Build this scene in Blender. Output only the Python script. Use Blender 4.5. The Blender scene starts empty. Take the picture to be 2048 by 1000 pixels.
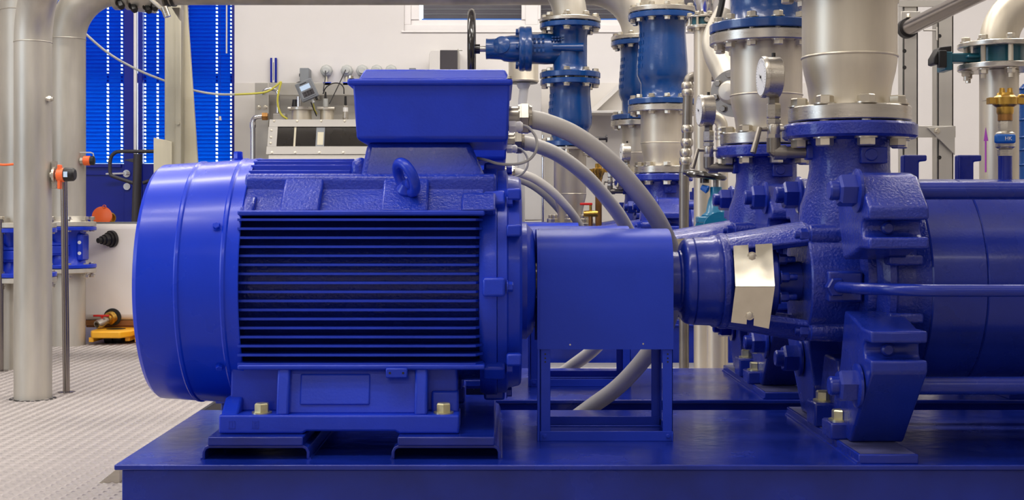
import bpy, bmesh, math, random
from mathutils import Vector, Matrix, Quaternion
random.seed(7)
PI = math.pi
SC = bpy.context.scene
COL = SC.collection

# ---------------------------------------------------------------- camera
F = 2617.0; VX = 1000.0; VY = 435.0; EYE = 0.80
cam_d = bpy.data.cameras.new('camera'); cam = bpy.data.objects.new('camera', cam_d); COL.objects.link(cam)
cam.location = (0, 0, EYE); cam.rotation_euler = (PI / 2, 0, 0)
cam_d.sensor_width = 36.0; cam_d.lens = F / 2048 * 36.0
cam_d.shift_x = (1024 - VX) / 2048; cam_d.shift_y = -(500 - VY) / 2048
cam_d.clip_start = 0.05; cam_d.clip_end = 100
SC.camera = cam
# ---------------------------------------------------------------- world, lights, exposure
SC.view_settings.view_transform = 'Standard'; SC.view_settings.look = 'None'
SC.view_settings.gamma = 1.0; SC.view_settings.use_curve_mapping = False
SC.view_settings.exposure = -0.10
W = bpy.data.worlds.new('world'); SC.world = W; W.use_nodes = True
W.node_tree.nodes['Background'].inputs[0].default_value = (1.0, 0.93, 0.86, 1)
W.node_tree.nodes['Background'].inputs[1].default_value = 0.20

def area(name, loc, target, sx, sy, power, col=(1, 1, 1)):
    l = bpy.data.lights.new(name, 'AREA'); l.shape = 'RECTANGLE'; l.size = sx; l.size_y = sy
    l.energy = power; l.color = col
    o = bpy.data.objects.new(name, l); COL.objects.link(o); o.location = loc
    o.rotation_euler = (Vector(target) - Vector(loc)).to_track_quat('-Z', 'Y').to_euler()
    return o
# fluorescent ceiling rows above the hall
for i, (x, y, p) in enumerate([(-3.2, 1.6, 55), (-0.9, 2.2, 48), (3.6, 1.4, 4), (-2.6, 4.6, 70), (0.9, 5.6, 75), (3.9, 5.2, 45), (-2.4, 7.6, 60), (0.6, 8.0, 60), (3.4, 7.6, 55), (-1.5, -2.6, 55), (2.6, -2.8, 40)]):
    area('ceiling_lamp_light', (x, y, 3.9), (x, y, 0), 2.4, 0.25, p, (1.0, 0.955, 0.905))
# added upward fill brightens the ceiling that paint and steel reflect
for (x, y) in ((-2.2, 1.6), (1.6, 1.6), (-2.2, 6.0), (1.6, 6.0)):
    area('ceiling_fill_light', (x, y, 3.1), (x, y, 5), 2.4, 1.2, 38, (1.0, 0.94, 0.88))
# unseen fill lights added: cool one from the left, faint one behind the camera
area('left_fill_light', (-6.2, 2.2, 1.9), (-0.6, 3.3, 0.6), 2.6, 1.8, 85, (0.62, 0.78, 1.0))
area('front_fill_light', (-0.8, -3.2, 2.2), (-0.2, 3.3, 0.6), 3.0, 1.6, 3, (0.95, 0.95, 1.0))

# ---------------------------------------------------------------- materials
def lin(c): return tuple((x / 255 / 12.92) if x / 255 <= .04045 else ((x / 255 + .055) / 1.055) ** 2.4 for x in c)
def mat(name, srgb, rough=.5, metal=0., bump=0., bscale=60., var=.06, vscale=6., coat=0., bdist=.004, stretch=None, rvar=0.08, trans=0.0, spec=.5, sheen=0):
    m = bpy.data.materials.new(name); m.use_nodes = True
    nt = m.node_tree; b = nt.nodes['Principled BSDF']; c = lin(srgb)
    tc = nt.nodes.new('ShaderNodeTexCoord'); mp = nt.nodes.new('ShaderNodeMapping')
    nt.links.new(tc.outputs['Object'], mp.inputs[0])
    if stretch: mp.inputs['Scale'].default_value = stretch
    n = nt.nodes.new('ShaderNodeTexNoise'); n.inputs['Scale'].default_value = vscale; n.inputs['Detail'].default_value = 5
    nt.links.new(mp.outputs[0], n.inputs['Vector'])
    r = nt.nodes.new('ShaderNodeValToRGB')
    r.color_ramp.elements[0].position = .3; r.color_ramp.elements[1].position = .7
    r.color_ramp.elements[0].color = tuple(max(0, x * (1 - var * 1.6)) for x in c) + (1,)
    r.color_ramp.elements[1].color = tuple(min(1, x * (1 + var)) for x in c) + (1,)
    nt.links.new(n.outputs['Fac'], r.inputs[0]); nt.links.new(r.outputs[0], b.inputs['Base Color'])
    mr = nt.nodes.new('ShaderNodeMapRange'); mr.inputs['To Min'].default_value = max(.02, rough - rvar); mr.inputs['To Max'].default_value = rough + rvar
    nt.links.new(n.outputs['Fac'], mr.inputs['Value']); nt.links.new(mr.outputs[0], b.inputs['Roughness'])
    b.inputs['Metallic'].default_value = metal; b.inputs['Coat Weight'].default_value = coat; b.inputs['Coat Roughness'].default_value = .12
    b.inputs['Specular IOR Level'].default_value = spec
    if trans: b.inputs['Transmission Weight'].default_value = trans
    if bump:
        n2 = nt.nodes.new('ShaderNodeTexNoise'); n2.inputs['Scale'].default_value = bscale; n2.inputs['Detail'].default_value = 3
        nt.links.new(mp.outputs[0], n2.inputs['Vector'])
        bp = nt.nodes.new('ShaderNodeBump'); bp.inputs['Strength'].default_value = bump; bp.inputs['Distance'].default_value = bdist
        nt.links.new(n2.outputs['Fac'], bp.inputs['Height']); nt.links.new(bp.outputs[0], b.inputs['Normal'])
    return m
def emit(name, srgb, s):
    m = bpy.data.materials.new(name); m.use_nodes = True; nt = m.node_tree; nt.nodes.clear()
    e = nt.nodes.new('ShaderNodeEmission'); e.inputs[0].default_value = lin(srgb) + (1,); e.inputs[1].default_value = s
    o = nt.nodes.new('ShaderNodeOutputMaterial'); nt.links.new(e.outputs[0], o.inputs[0]); return m
M = {}
M['blue'] = mat('blue_machine_paint', (24, 55, 188), .32, bump=.10, bscale=160, var=.08, vscale=9, coat=.10, spec=.3)
M['cast'] = mat('blue_paint_on_rough_casting', (28, 54, 174), .26, bdist=.004, bump=.55, bscale=150, var=.10, vscale=12, coat=.22, spec=.35)
M['sheet'] = mat('blue_paint_door_lit', (8, 54, 204), .27, bump=.03, bscale=30, var=.05, vscale=4, coat=.12, spec=.3)  # fan cover: blue light from the door put into a more vivid colour
M['guard'] = mat('blue_satin_sheet_paint', (28, 58, 184), .40, bump=.05, bscale=220, var=.05, vscale=5, spec=.3)
M['skid'] = mat('blue_skid_paint', (20, 42, 146), .24, bump=.3, bscale=26, var=.22, vscale=5, coat=.12, rvar=.14, spec=.35)
M['pump'] = mat('shaded_blue_pump_paint', (24, 44, 146), .28, bump=.10, bscale=160, var=.08, vscale=9, coat=.2, spec=.35)  # darker copy of the machine blue, dimmer light at right put into colour
M['pumpcast'] = mat('shaded_blue_pump_casting', (26, 46, 150), .24, bump=.6, bscale=150, var=.10, vscale=12, coat=.3, spec=.4)  # casting blue darkened for the pump, its shade put into the colour
M['tankframe'] = mat('matte_steel_frame', (176, 172, 165), .5, metal=.3, var=.06, vscale=5, stretch=(.1, 1, 1))
M['dusty'] = mat('dusty_blue_paint', (74, 76, 120), .6, bump=.1, var=.2, vscale=14)
M['valve'] = mat('blue_epoxy_valve_coating', (10, 64, 128), .26, bump=.14, bscale=120, var=.08, coat=.4)
M['teal'] = mat('teal_valve_paint', (10, 112, 150), .3, bump=.15, bscale=90, var=.08, coat=.3)
M['tealdark'] = mat('dark_teal_valve_paint', (26, 96, 112), .35, bump=.12, bscale=90, var=.1, coat=.2)
M['steel'] = mat('pickled_stainless_steel', (212, 203, 184), .40, metal=.62, bump=.06, bscale=40, var=.16, vscale=7, stretch=(1, 1, .18))
M['steelv'] = mat('matte_stainless_pipe', (196, 190, 177), .46, metal=.55, bump=.06, bscale=30, var=.2, vscale=6, stretch=(1, 1, .2))
M['turned'] = mat('turned_stainless_flange', (196, 190, 178), .28, metal=.85, bump=.08, bscale=200, var=.06, vscale=8, stretch=(1, 1, 8))
M['bolt'] = mat('stainless_bolt', (212, 204, 186), .30, metal=.85, var=.08)
M['zinc'] = mat('yellow_zinc_bolt', (206, 200, 160), .32, metal=.8, var=.12, vscale=40)
M['mirror'] = mat('polished_steel_plate', (232, 226, 208), .12, metal=1., bump=.05, bscale=9, var=.06, vscale=20)
M['chrome'] = mat('chrome_tube', (226, 226, 228), .14, metal=1., var=.03)
M['darksteel'] = mat('dark_polished_steel', (150, 142, 136), .22, metal=.95, var=.06)
M['greysteel'] = mat('grey_steel_fitting', (140, 134, 126), .35, metal=.8, var=.1)
M['nickel'] = mat('nickel_brass_gland', (160, 154, 142), .24, metal=.9, var=.05)
M['conduit'] = mat('grey_cable_sheath', (182, 178, 172), .5, bump=.06, bscale=50, var=.06, vscale=8)
M['cable'] = mat('thin_grey_cable', (168, 166, 162), .5, var=.04)
M['whiteplastic'] = mat('white_plastic', (226, 224, 220), .4, var=.03)
M['black'] = mat('black_rubber', (22, 20, 20), .45, var=.1)
M['blackpaint'] = mat('black_gloss_paint', (26, 22, 21), .2, bump=.1, bscale=40, var=.1, coat=.5)
M['anthracite'] = mat('anthracite_tube_paint', (62, 58, 62), .4, var=.08)
M['brass'] = mat('brass', (206, 164, 78), .28, metal=.9, var=.1, vscale=20)
M['copper'] = mat('aged_copper', (168, 122, 70), .35, metal=.8, var=.15, vscale=20)
M['orange'] = mat('orange_plastic', (255, 112, 52), .4, var=.04)
M['yellow'] = mat('yellow_truck_paint', (246, 178, 40), .35, bump=.05, var=.06)
M['red'] = mat('red_lever_plastic', (206, 34, 30), .4, var=.06)
M['lever'] = mat('bright_blue_lever_plastic', (14, 98, 190), .35, var=.05)
M['tank'] = mat('white_polyethylene', (232, 226, 220), .45, bump=.03, bscale=14, var=.03, vscale=3)
M['wood'] = mat('pallet_wood', (150, 96, 46), .7, bump=.2, var=.2, vscale=20, stretch=(.2, 1, 1))
M['board'] = mat('pale_plywood', (212, 204, 178), .6, bump=.05, var=.08, vscale=8, stretch=(1, 1, .2))
M['wall'] = mat('rough_white_plaster', (222, 218, 215), .8, bump=.55, bscale=7, var=.025, vscale=1.5)
M['dado'] = mat('grey_dado_paint', (214, 209, 202), .6, bump=.4, bscale=7, var=.03, vscale=1.5)
M['white'] = mat('white_window_lacquer', (236, 232, 230), .35, var=.02)
M['cabinet'] = mat('light_grey_cabinet', (214, 210, 204), .45, var=.02)
M['brushed'] = mat('brushed_stainless_sheet', (184, 180, 172), .38, metal=.6, bump=.03, bscale=60, var=.05, vscale=5, stretch=(.1, 1, 1))
M['galv'] = mat('galvanised_column', (186, 180, 160), .5, metal=.35, bump=.05, var=.12, vscale=3, stretch=(3, 3, .3))
M['floor'] = mat('aluminium_tread_plate', (172, 164, 160), .46, metal=.3, bump=.06, bscale=60, var=.07, vscale=1.6)
M['pit'] = mat('dark_concrete', (104, 98, 90), .8, bump=.2, var=.15, vscale=3)
M['ceiling'] = mat('white_ceiling', (220, 216, 210), .8, var=.02)
M['darkglass'] = mat('dark_tank_window', (44, 41, 38), .08, var=.05, coat=.5)
M['glass'] = mat('dark_window_glass', (74, 72, 80), .06, var=.05, coat=.5)
M['hose'] = mat('pale_hose', (196, 196, 190), .5, var=.04)
M['yellowhose'] = mat('yellow_air_hose', (204, 196, 74), .45, var=.05)
M['greybox'] = mat('grey_enclosure', (128, 132, 136), .45, var=.04)
M['socket'] = mat('grey_socket_plastic', (186, 188, 184), .5, var=.05)
M['doorblue'] = mat('blue_door_lacquer', (14, 30, 146), .35, spec=.3, var=.05, vscale=3)
M['screen'] = emit('lit_display', (206, 224, 246), 1.0)
M['sky'] = emit('daylight_outside', (222, 240, 255), 6.0)
M['skytop'] = emit('daylight_outside_window', (120, 130, 200), .8)
M['purple'] = mat('purple_marking_tape', (168, 60, 178), .5, var=.04)
M['dial'] = mat('white_gauge_dial', (232, 232, 228), .3, var=.01)
M['gasket'] = mat('black_gasket', (34, 26, 22), .6, var=.1)
def slat_mat():
    m = bpy.data.materials.new('blue_translucent_slat'); m.use_nodes = True; nt = m.node_tree
    nt.nodes.clear(); o = nt.nodes.new('ShaderNodeOutputMaterial')
    d = nt.nodes.new('ShaderNodeBsdfDiffuse'); t = nt.nodes.new('ShaderNodeBsdfTranslucent'); mx = nt.nodes.new('ShaderNodeMixShader')
    tc = nt.nodes.new('ShaderNodeTexCoord'); n = nt.nodes.new('ShaderNodeTexNoise'); n.inputs['Scale'].default_value = 3
    nt.links.new(tc.outputs['Object'], n.inputs['Vector'])
    r = nt.nodes.new('ShaderNodeValToRGB'); r.color_ramp.elements[0].color = (.0, .16, .88, 1); r.color_ramp.elements[1].color = (.0, .21, .95, 1)
    nt.links.new(n.outputs['Fac'], r.inputs[0]); nt.links.new(r.outputs[0], t.inputs[0])
    d.inputs[0].default_value = (.005, .03, .5, 1); mx.inputs[0].default_value = .30
    nt.links.new(d.outputs[0], mx.inputs[1]); nt.links.new(t.outputs[0], mx.inputs[2]); nt.links.new(mx.outputs[0], o.inputs[0])
    return m
M['slat'] = slat_mat()

# ---------------------------------------------------------------- mesh helpers
def PX(x, y, D): return Vector(((x - VX) * D / F, D, EYE + (VY - y) * D / F))
def frame(d):
    d = Vector(d).normalized(); up = Vector((0, 0, 1)) if abs(d.z) < .95 else Vector((1, 0, 0))
    a = up.cross(d).normalized(); return d, a, d.cross(a).normalized()
class B:
    def __init__(s): s.v = []; s.f = []
    def add(s, vs, fs):
        k = len(s.v); s.v += [tuple(p) for p in vs]; s.f += [[i + k for i in f] for f in fs]; return s
    def box(s, x0, x1, y0, y1, z0, z1):
        return s.add([(x, y, z) for x in (x0, x1) for y in (y0, y1) for z in (z0, z1)],
                     [(0, 1, 3, 2), (4, 6, 7, 5), (0, 4, 5, 1), (2, 3, 7, 6), (0, 2, 6, 4), (1, 5, 7, 3)])
    def prism(s, poly, lo, hi, axis='x'):
        n = len(poly); mk = {'x': lambda p, t: (t, p[0], p[1]), 'y': lambda p, t: (p[0], t, p[1]), 'z': lambda p, t: (p[0], p[1], t)}[axis]
        return s.add([mk(p, lo) for p in poly] + [mk(p, hi) for p in poly],
                     [list(range(n)), list(range(2 * n - 1, n - 1, -1))] + [(i, (i + 1) % n, n + (i + 1) % n, n + i) for i in range(n)])
    def lathe(s, prof, o=(0, 0, 0), d=(0, 0, 1), n=40, a0=0., a1=2 * PI, ref=None):
        o = Vector(o); d, a, b = frame(d)
        if ref is not None: a = Vector(ref).normalized(); b = d.cross(a)
        full = abs(a1 - a0 - 2 * PI) < 1e-6; m = n if full else n + 1; vs = []; fs = []
        for (t, r) in prof:
            for i in range(m):
                w = a0 + (a1 - a0) * i / n; vs.append(o + d * t + (a * math.cos(w) + b * math.sin(w)) * max(r, 1e-5))
        for j in range(len(prof) - 1):
            for i in range(n):
                i2 = (i + 1) % m; fs.append((j * m + i, j * m + i2, (j + 1) * m + i2, (j + 1) * m + i))
        if full:
            fs.append(list(range(m))); fs.append([(len(prof) - 1) * m + i for i in range(m)])
        return s.add(vs, fs)
    def sector(s, outer, inner, o, d, n, a0, a1, ref):       # solid shell sector between two profiles
        o = Vector(o); d, a, b = frame(d); a = Vector(ref).normalized(); b = d.cross(a)
        ring = list(outer) + list(reversed(inner)); k = len(ring); vs = []; fs = []
        for i in range(n + 1):
            w = a0 + (a1 - a0) * i / n
            for t, r in ring: vs.append(o + d * t + (a * math.cos(w) + b * math.sin(w)) * r)
        for i in range(n):
            for j in range(k):
                j2 = (j + 1) % k; fs.append((i * k + j, i * k + j2, (i + 1) * k + j2, (i + 1) * k + j))
        fs.append(list(range(k))); fs.append([n * k + j for j in range(k)])
        return s.add(vs, fs)
    def cyl(s, p0, p1, r, n=24, r1=None):
        p0 = Vector(p0); p1 = Vector(p1); return s.lathe([(0, r), ((p1 - p0).length, r if r1 is None else r1)], p0, p1 - p0, n)
    def hexp(s, c, d, r, h, n=6, rot=0.):
        d, a, b = frame(d); a2 = a * math.cos(rot) + b * math.sin(rot)
        return s.lathe([(0, r), (h * .86, r), (h, r * .86)], c, d, n, ref=a2)
    def torus(s, c, d, R, r, n=40, m=12, a0=0., a1=2 * PI, ref=None):
        c = Vector(c); d, a, b = frame(d)
        if ref is not None: a = Vector(ref).normalized(); b = d.cross(a)
        pts = [c + (a * math.cos(a0 + (a1 - a0) * i / n) + b * math.sin(a0 + (a1 - a0) * i / n)) * R for i in range(n + (0 if abs(a1 - a0 - 2 * PI) < 1e-6 else 1))]
        return s.tube(pts, r, m, closed=abs(a1 - a0 - 2 * PI) < 1e-6)
    def tube(s, path, r, n=14, closed=False):
        P = [Vector(p) for p in path]; k = len(P); R = r if isinstance(r, (list, tuple)) else [r] * k; vs = []; fs = []
        T = []
        for i in range(k):
            a = P[(i - 1) % k] if (i > 0 or closed) else P[i]; b = P[(i + 1) % k] if (i < k - 1 or closed) else P[i]
            T.append((b - a).normalized())
        u = frame(T[0])[1]
        for i in range(k):
            if i: u = (T[i - 1].rotation_difference(T[i])) @ u
            u = (u - T[i] * u.dot(T[i])).normalized(); w = T[i].cross(u)
            for j in range(n): vs.append(P[i] + (u * math.cos(2 * PI * j / n) + w * math.sin(2 * PI * j / n)) * R[i])
        for i in range(k if closed else k - 1):
            i2 = (i + 1) % k
            if closed and i == k - 1:
                # match twist on the closing ring
                best = min(range(n), key=lambda q: (Vector(vs[i * n]) - Vector(vs[q])).length)
            else: best = 0
            for j in range(n): fs.append((i * n + j, i * n + (j + 1) % n, i2 * n + (j + 1 + best) % n, i2 * n + (j + best) % n))
        if not closed: fs.append(list(range(n))); fs.append([(k - 1) * n + j for j in range(n)])
        return s.add(vs, fs)
    def mesh(s, name, m, off=(0, 0, 0), smooth=35):
        me = bpy.data.meshes.new(name); ox, oy, oz = off
        me.from_pydata([(x - ox, y - oy, z - oz) for x, y, z in s.v], [], s.f)
        bm = bmesh.new(); bm.from_mesh(me); bmesh.ops.recalc_face_normals(bm, faces=bm.faces)
        for f in bm.faces: f.smooth = bool(smooth)
        bm.to_mesh(me); bm.free()
        if smooth: me.set_sharp_from_angle(angle=math.radians(smooth))
        me.materials.append(M[m] if isinstance(m, str) else m); return me
    def ob(s, name, m, parent=None, bevel=0., smooth=35, seg=2):
        me = s.mesh(name, m, origin(parent) if parent else (0, 0, 0), smooth)
        o = bpy.data.objects.new(name, me); COL.objects.link(o)
        if parent: o.parent = parent
        if bevel:
            b = o.modifiers.new('bevel', 'BEVEL'); b.width = bevel; b.segments = seg; b.limit_method = 'ANGLE'; b.angle_limit = math.radians(40)
        return o
def origin(p):
    x = Vector((0, 0, 0))
    while p: x += p.location; p = p.parent
    return x
def tag(o, label=None, cat=None, group=None, kind=None):
    if label: o['label'] = label
    if cat: o['category'] = cat
    if group: o['group'] = group
    if kind: o['kind'] = kind
    return o
def thing(name, loc, label, cat, group=None):
    o = bpy.data.objects.new(name, None); COL.objects.link(o); o.location = loc; o.empty_display_size = .05
    return tag(o, label, cat, group)
def inst(name, me, parent, loc, d=None, spin=0.):
    o = bpy.data.objects.new(name, me); COL.objects.link(o)
    o.location = Vector(loc) - (origin(parent) if parent else Vector((0, 0, 0)))
    if parent: o.parent = parent
    if d is not None:
        q = Vector(d).normalized().to_track_quat('Z', 'Y')
        if spin: q = q @ Quaternion((0, 0, 1), spin)
        o.rotation_mode = 'QUATERNION'; o.rotation_quaternion = q
    return o
def copy_tree(o, dv=(0, 0, 0), parent=None):
    c = o.copy(); COL.objects.link(c)
    if parent is None: c.location = o.location + Vector(dv)
    else: c.parent = parent
    for ch in o.children: copy_tree(ch, dv, c)
    return c
CH = {}
def bolt(r, h, m='bolt', washer=True, tip=0.):
    k = ('b', r, h, m, washer, tip)
    if k not in CH:
        b = B(); z = 0
        if washer: b.lathe([(0, r * 1.32), (h * .18, r * 1.32)], n=20); z = h * .18
        b.hexp((0, 0, z), (0, 0, 1), r, h)
        if tip: b.lathe([(z + h, r * .62), (z + h + tip * .85, r * .62), (z + h + tip, r * .5)], n=16)
        CH[k] = b.mesh('bolt', m)
    return CH[k]
def stud(r, half, h, m='bolt', tip=0.):                     # bolt through a flange pair: head above, nut below
    k = ('s', r, half, h, m, tip)
    if k not in CH:
        b = B(); b.lathe([(-half - h - tip, r * .58), (half + h * .3, r * .58)], n=10)
        for sg in (1, -1):
            b.lathe([(0, r * 1.3), (h * .18, r * 1.3)], (0, 0, sg * half), (0, 0, sg), 16)
            b.hexp((0, 0, sg * (half + h * .18)), (0, 0, sg), r, h)
        CH[k] = b.mesh('bolt', m)
    return CH[k]
def ring_bolts(parent, me, c, d, R, n, a0=0., name='bolt'):
    d, a, b = frame(d)
    for i in range(n):
        w = a0 + 2 * PI * i / n; inst(name, me, parent, Vector(c) + (a * math.cos(w) + b * math.sin(w)) * R, d, w)
def flange(z0, z1, r, ri, c=.004): return [(z0, ri), (z0, r - c), (z0 + c, r), (z1 - c, r), (z1, r - c), (z1, ri)]
def arc(c, r, a0, a1, n, u, v):
    c = Vector(c); u = Vector(u); v = Vector(v)
    return [c + u * (r * math.cos(a0 + (a1 - a0) * i / n)) + v * (r * math.sin(a0 + (a1 - a0) * i / n)) for i in range(n + 1)]
def spline(pts, n=8):
    P = [Vector(p) for p in pts]; P = [P[0] * 2 - P[1]] + P + [P[-1] * 2 - P[-2]]; out = []
    for i in range(1, len(P) - 2):
        for j in range(n):
            t = j / n; a, b, c, d = P[i - 1], P[i], P[i + 1], P[i + 2]
            out.append(.5 * (2 * b + (c - a) * t + (2 * a - 5 * b + 4 * c - d) * t * t + (3 * b - a - 3 * c + d) * t ** 3))
    out.append(P[-2]); return out

# ---------------------------------------------------------------- the hall
WY = 9.8
def structure(o): return tag(o, kind='structure')
WL, WR, WT = -6.5, 6.5, 4.1
OX0, OX1 = PX(96, 0, WY).x, PX(469, 0, WY).x       # glazed door opening
OZ1 = 2.75
WX0, WX1, WZ0, WZ1 = PX(808, 0, WY).x, PX(1460, 0, WY).x, PX(0, 62, WY).z, 2.95   # high window
DADO = PX(0, 166, WY).z
b = B()
for (x0, x1, z0, z1) in [(WL, OX0, DADO, WT), (OX0, OX1, OZ1, WT), (OX1, WX0, DADO, WT), (WX0, WX1, DADO, WZ0), (WX0, WX1, WZ1, WT), (WX1, PX(1650, 0, WY).x, DADO, WT), (PX(1650, 0, WY).x, WR, 0, WT)]:
    b.box(x0, x1, WY, WY + .3, z0, z1)
wall = structure(b.ob('wall_back', 'wall', smooth=0))
b = B()
for (x0, x1) in [(WL, OX0), (OX1, PX(1650, 0, WY).x)]: b.box(x0, x1, WY - .004, WY + .3, 0, DADO)
b.ob('dado', 'dado', wall, smooth=0)
structure(B().box(WL, WR, -4.6, -4.5, 0, WT).ob('wall_front', 'wall', smooth=0))
structure(B().box(WL - .1, WL, -4.5, 10.1, 0, WT).ob('wall_left', 'wall', smooth=0))
structure(B().box(WR, WR + .1, -4.5, 10.1, 0, WT).ob('wall_right', 'wall', smooth=0))
structure(B().box(WL, WR, -4.5, 10.3, WT, WT + .1).ob('ceiling', 'ceiling', smooth=0))
fl = structure(B().box(WL, WR, -4.5, 10.3, -.06, 0).ob('floor', 'floor', smooth=0))
# tread pattern: raised lozenges, two directions alternating, near part of the floor
b = B(); px_, py_ = .046, .046
def lozenges(bb, x0, x1, y0, y1, zf, skip=lambda x, y: False):
    i = 0; y = y0
    while y < y1:
        x = x0 + (px_ / 2 if i % 2 else 0); j = 0
        while x < x1:
            if not skip(x, y):
                w = PI / 4 if (i % 2) else -PI / 4; c, s_ = math.cos(w), math.sin(w); L, T, H = .0195, .0066, .0036
                q = [(-L, 0), (0, -T), (L, 0), (0, T)]
                z = zf(x)
                P4 = [(x + a * c - e * s_, y + a * s_ + e * c, z) for a, e in q]
                P4 += [(x + a * c, y + a * s_, z + H) for a in (-L * .45, L * .45)]
                bb.add(P4, [(0, 1, 4), (1, 5, 4), (1, 2, 5), (2, 3, 5), (3, 4, 5), (3, 0, 4)])
            x += px_
        y += py_ / 2; i += 1
lozenges(b, -3.3, -.9, 3.05, 8.3, lambda x: 0, lambda x, y: (x < -1000 * y / F - .1) or x > -.62 - .155 * y * 1.1 + .35)
tag(b.ob('tread_relief', 'floor', fl, smooth=0), kind='stuff')
# glazed blue door and window with blinds, daylight behind
def win_frame(n, x0, x1, z0, z1, bars, m, d=.07, w=.06):
    b = B(); b.box(x0, x1, WY + .02, WY + .02 + d, z0, z0 + w); b.box(x0, x1, WY + .02, WY + .02 + d, z1 - w, z1)
    b.box(x0, x0 + w, WY + .02, WY + .02 + d, z0 + w, z1 - w); b.box(x1 - w, x1, WY + .02, WY + .02 + d, z0 + w, z1 - w)
    for (a, c) in bars: b.box(a, c, WY + .02, WY + .02 + d, z0 + w, z1 - w)
    return structure(b.ob(n, m, bevel=.004, smooth=0))
SILL = PX(0, 327, WY).z
dx = lambda p: PX(p, 0, WY).x
door = win_frame('door_1', OX0, OX1 + .035, 0, OZ1, [(dx(246), dx(266)), (dx(274), dx(283)), (dx(366), dx(374))], 'doorblue')
B().box(dx(267), dx(273), WY + .0, WY + .03, PX(0, 388, WY).z, OZ1 - .06).ob('edge_strip', 'white', door, .003)
B().box(OX0 + .06, OX1 - .06, WY + .03, WY + .08, 0.06, SILL).ob('lower_panel', 'doorblue', door, .004)
B().box(OX0 + .06, dx(241), WY + .012, WY + .03, SILL - .03, SILL).ob('sill_rail', 'doorblue', door, .003)
B().box(OX0 + .06, dx(241), WY + .02, WY + .03, PX(0, 350, WY).z, PX(0, 348, WY).z).ob('panel_bead', 'doorblue', door, .002)
B().box(OX0 + .06, OX1 - .06, WY + .2, WY + .24, PX(0, 160, WY).z, PX(0, 141, WY).z).ob('glazing_bar', 'doorblue', door)
B().box(OX0 + .06, OX1 - .06, WY + .26, WY + .264, SILL, PX(0, 150, WY).z).ob('pane', mat('clear_glass', (250, 252, 255), .02, trans=1.0, var=0, rvar=0.01), door)
B().box(OX0 + .06, OX1 - .06, WY + .26, WY + .264, PX(0, 150, WY).z, OZ1 - .06).ob('pane', mat('light_dimming_glass', (172, 182, 206), .02, trans=1.0, var=0, rvar=0.01), door)  # upper pane tint put in to dim the light on the upper blinds
p = PX(252, 347, WY)
b = B(); b.cyl((p.x, WY + .02, p.z), (p.x, WY - .035, p.z), .014); b.cyl((p.x, WY - .03, p.z), (p.x - .14, WY - .03, p.z - .004), .010)
b.cyl((p.x, WY + .021, p.z), (p.x, WY + .01, p.z), .028); b.ob('handle', 'chrome', door)
p = PX(253, 373, WY); B().cyl((p.x, WY + .022, p.z), (p.x, WY + .006, p.z), .026).ob('lock_rosette', 'chrome', door)
def blind(x0, x1, holes, label):
    t = thing('window_blind', ((x0 + x1) / 2, WY + .05, SILL), label, 'blind', 'blue blinds of the glazed door')
    pitch = .0287; n = int((OZ1 - .1 - SILL) / pitch); h = .0425; tilt = math.radians(66)
    yy, zz = math.cos(tilt) * h / 2, math.sin(tilt) * h / 2
    xs = [x0]
    for q in holes: xs += [q - .0075, q + .0075]
    xs.append(x1); b = B(); cx = (x0 + x1) / 2
    for i in range(len(xs) - 1):
        if i % 2 == 0: spans = [(-1, 1)]
        else: spans = [(-1, -.40), (.36, 1)]
        for a, c in spans:
            pts = []
            for k in range(4):
                u = a + (c - a) * k / 3; bulge = .0022 * (1 - u * u)
                pts.append((-yy * u * 1 - bulge * .9, zz * u))
            vs = [(xs[i] - cx, y_, z_) for y_, z_ in pts] + [(xs[i + 1] - cx, y_, z_) for y_, z_ in pts]
            b.add(vs, [(k, k + 1, 5 + k, 4 + k) for k in range(3)])
    me = b.mesh('slat', 'slat')
    for i in range(n): inst('slat', me, t, (cx, WY + .05, SILL + .022 + pitch * i))
    B().box(x0, x1, WY + .035, WY + .065, SILL + pitch * n + .01, SILL + pitch * n + .05).ob('head_rail', 'doorblue', t)
    for q in holes: B().cyl((q, WY + .05, SILL + .01), (q, WY + .05, SILL + pitch * n + .02), .0012, 6).ob('ladder_cord', 'doorblue', t)
    return t
blind(OX0 + .065, dx(245.5), [dx(150), dx(212), dx(240)], 'blue slatted blind left of the door frame, behind the curved pipe')
blind(dx(284), dx(365.5), [dx(286.5), dx(312)], 'narrow blue slatted blind between the door frame and the galvanised column')
t = blind(dx(374.5), dx(467), [dx(431), dx(460)], 'blue slatted blind beside the white wall, right of the leaning plank')
B().cyl((dx(452), WY + .02, PX(0, 106, WY).z), (dx(452), WY + .025, OZ1 - .1), .006, 8).ob('tilt_wand', 'whiteplastic', t)
p = PX(439, 236, WY); B().lathe([(0, .012), (.03, .008)], (p.x, WY + .02, p.z - .015)).ob('cord_pull', 'whiteplastic', t)
B().cyl((p.x, WY + .02, p.z), (p.x, WY + .02, OZ1 - .1), .0012, 6).ob('pull_cord', 'doorblue', t)
structure(B().box(OX0 - .6, OX1 + .6, WY + 1.2, WY + 1.22, -.2, 3.6).ob('outdoor_daylight', 'sky', smooth=0))
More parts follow.
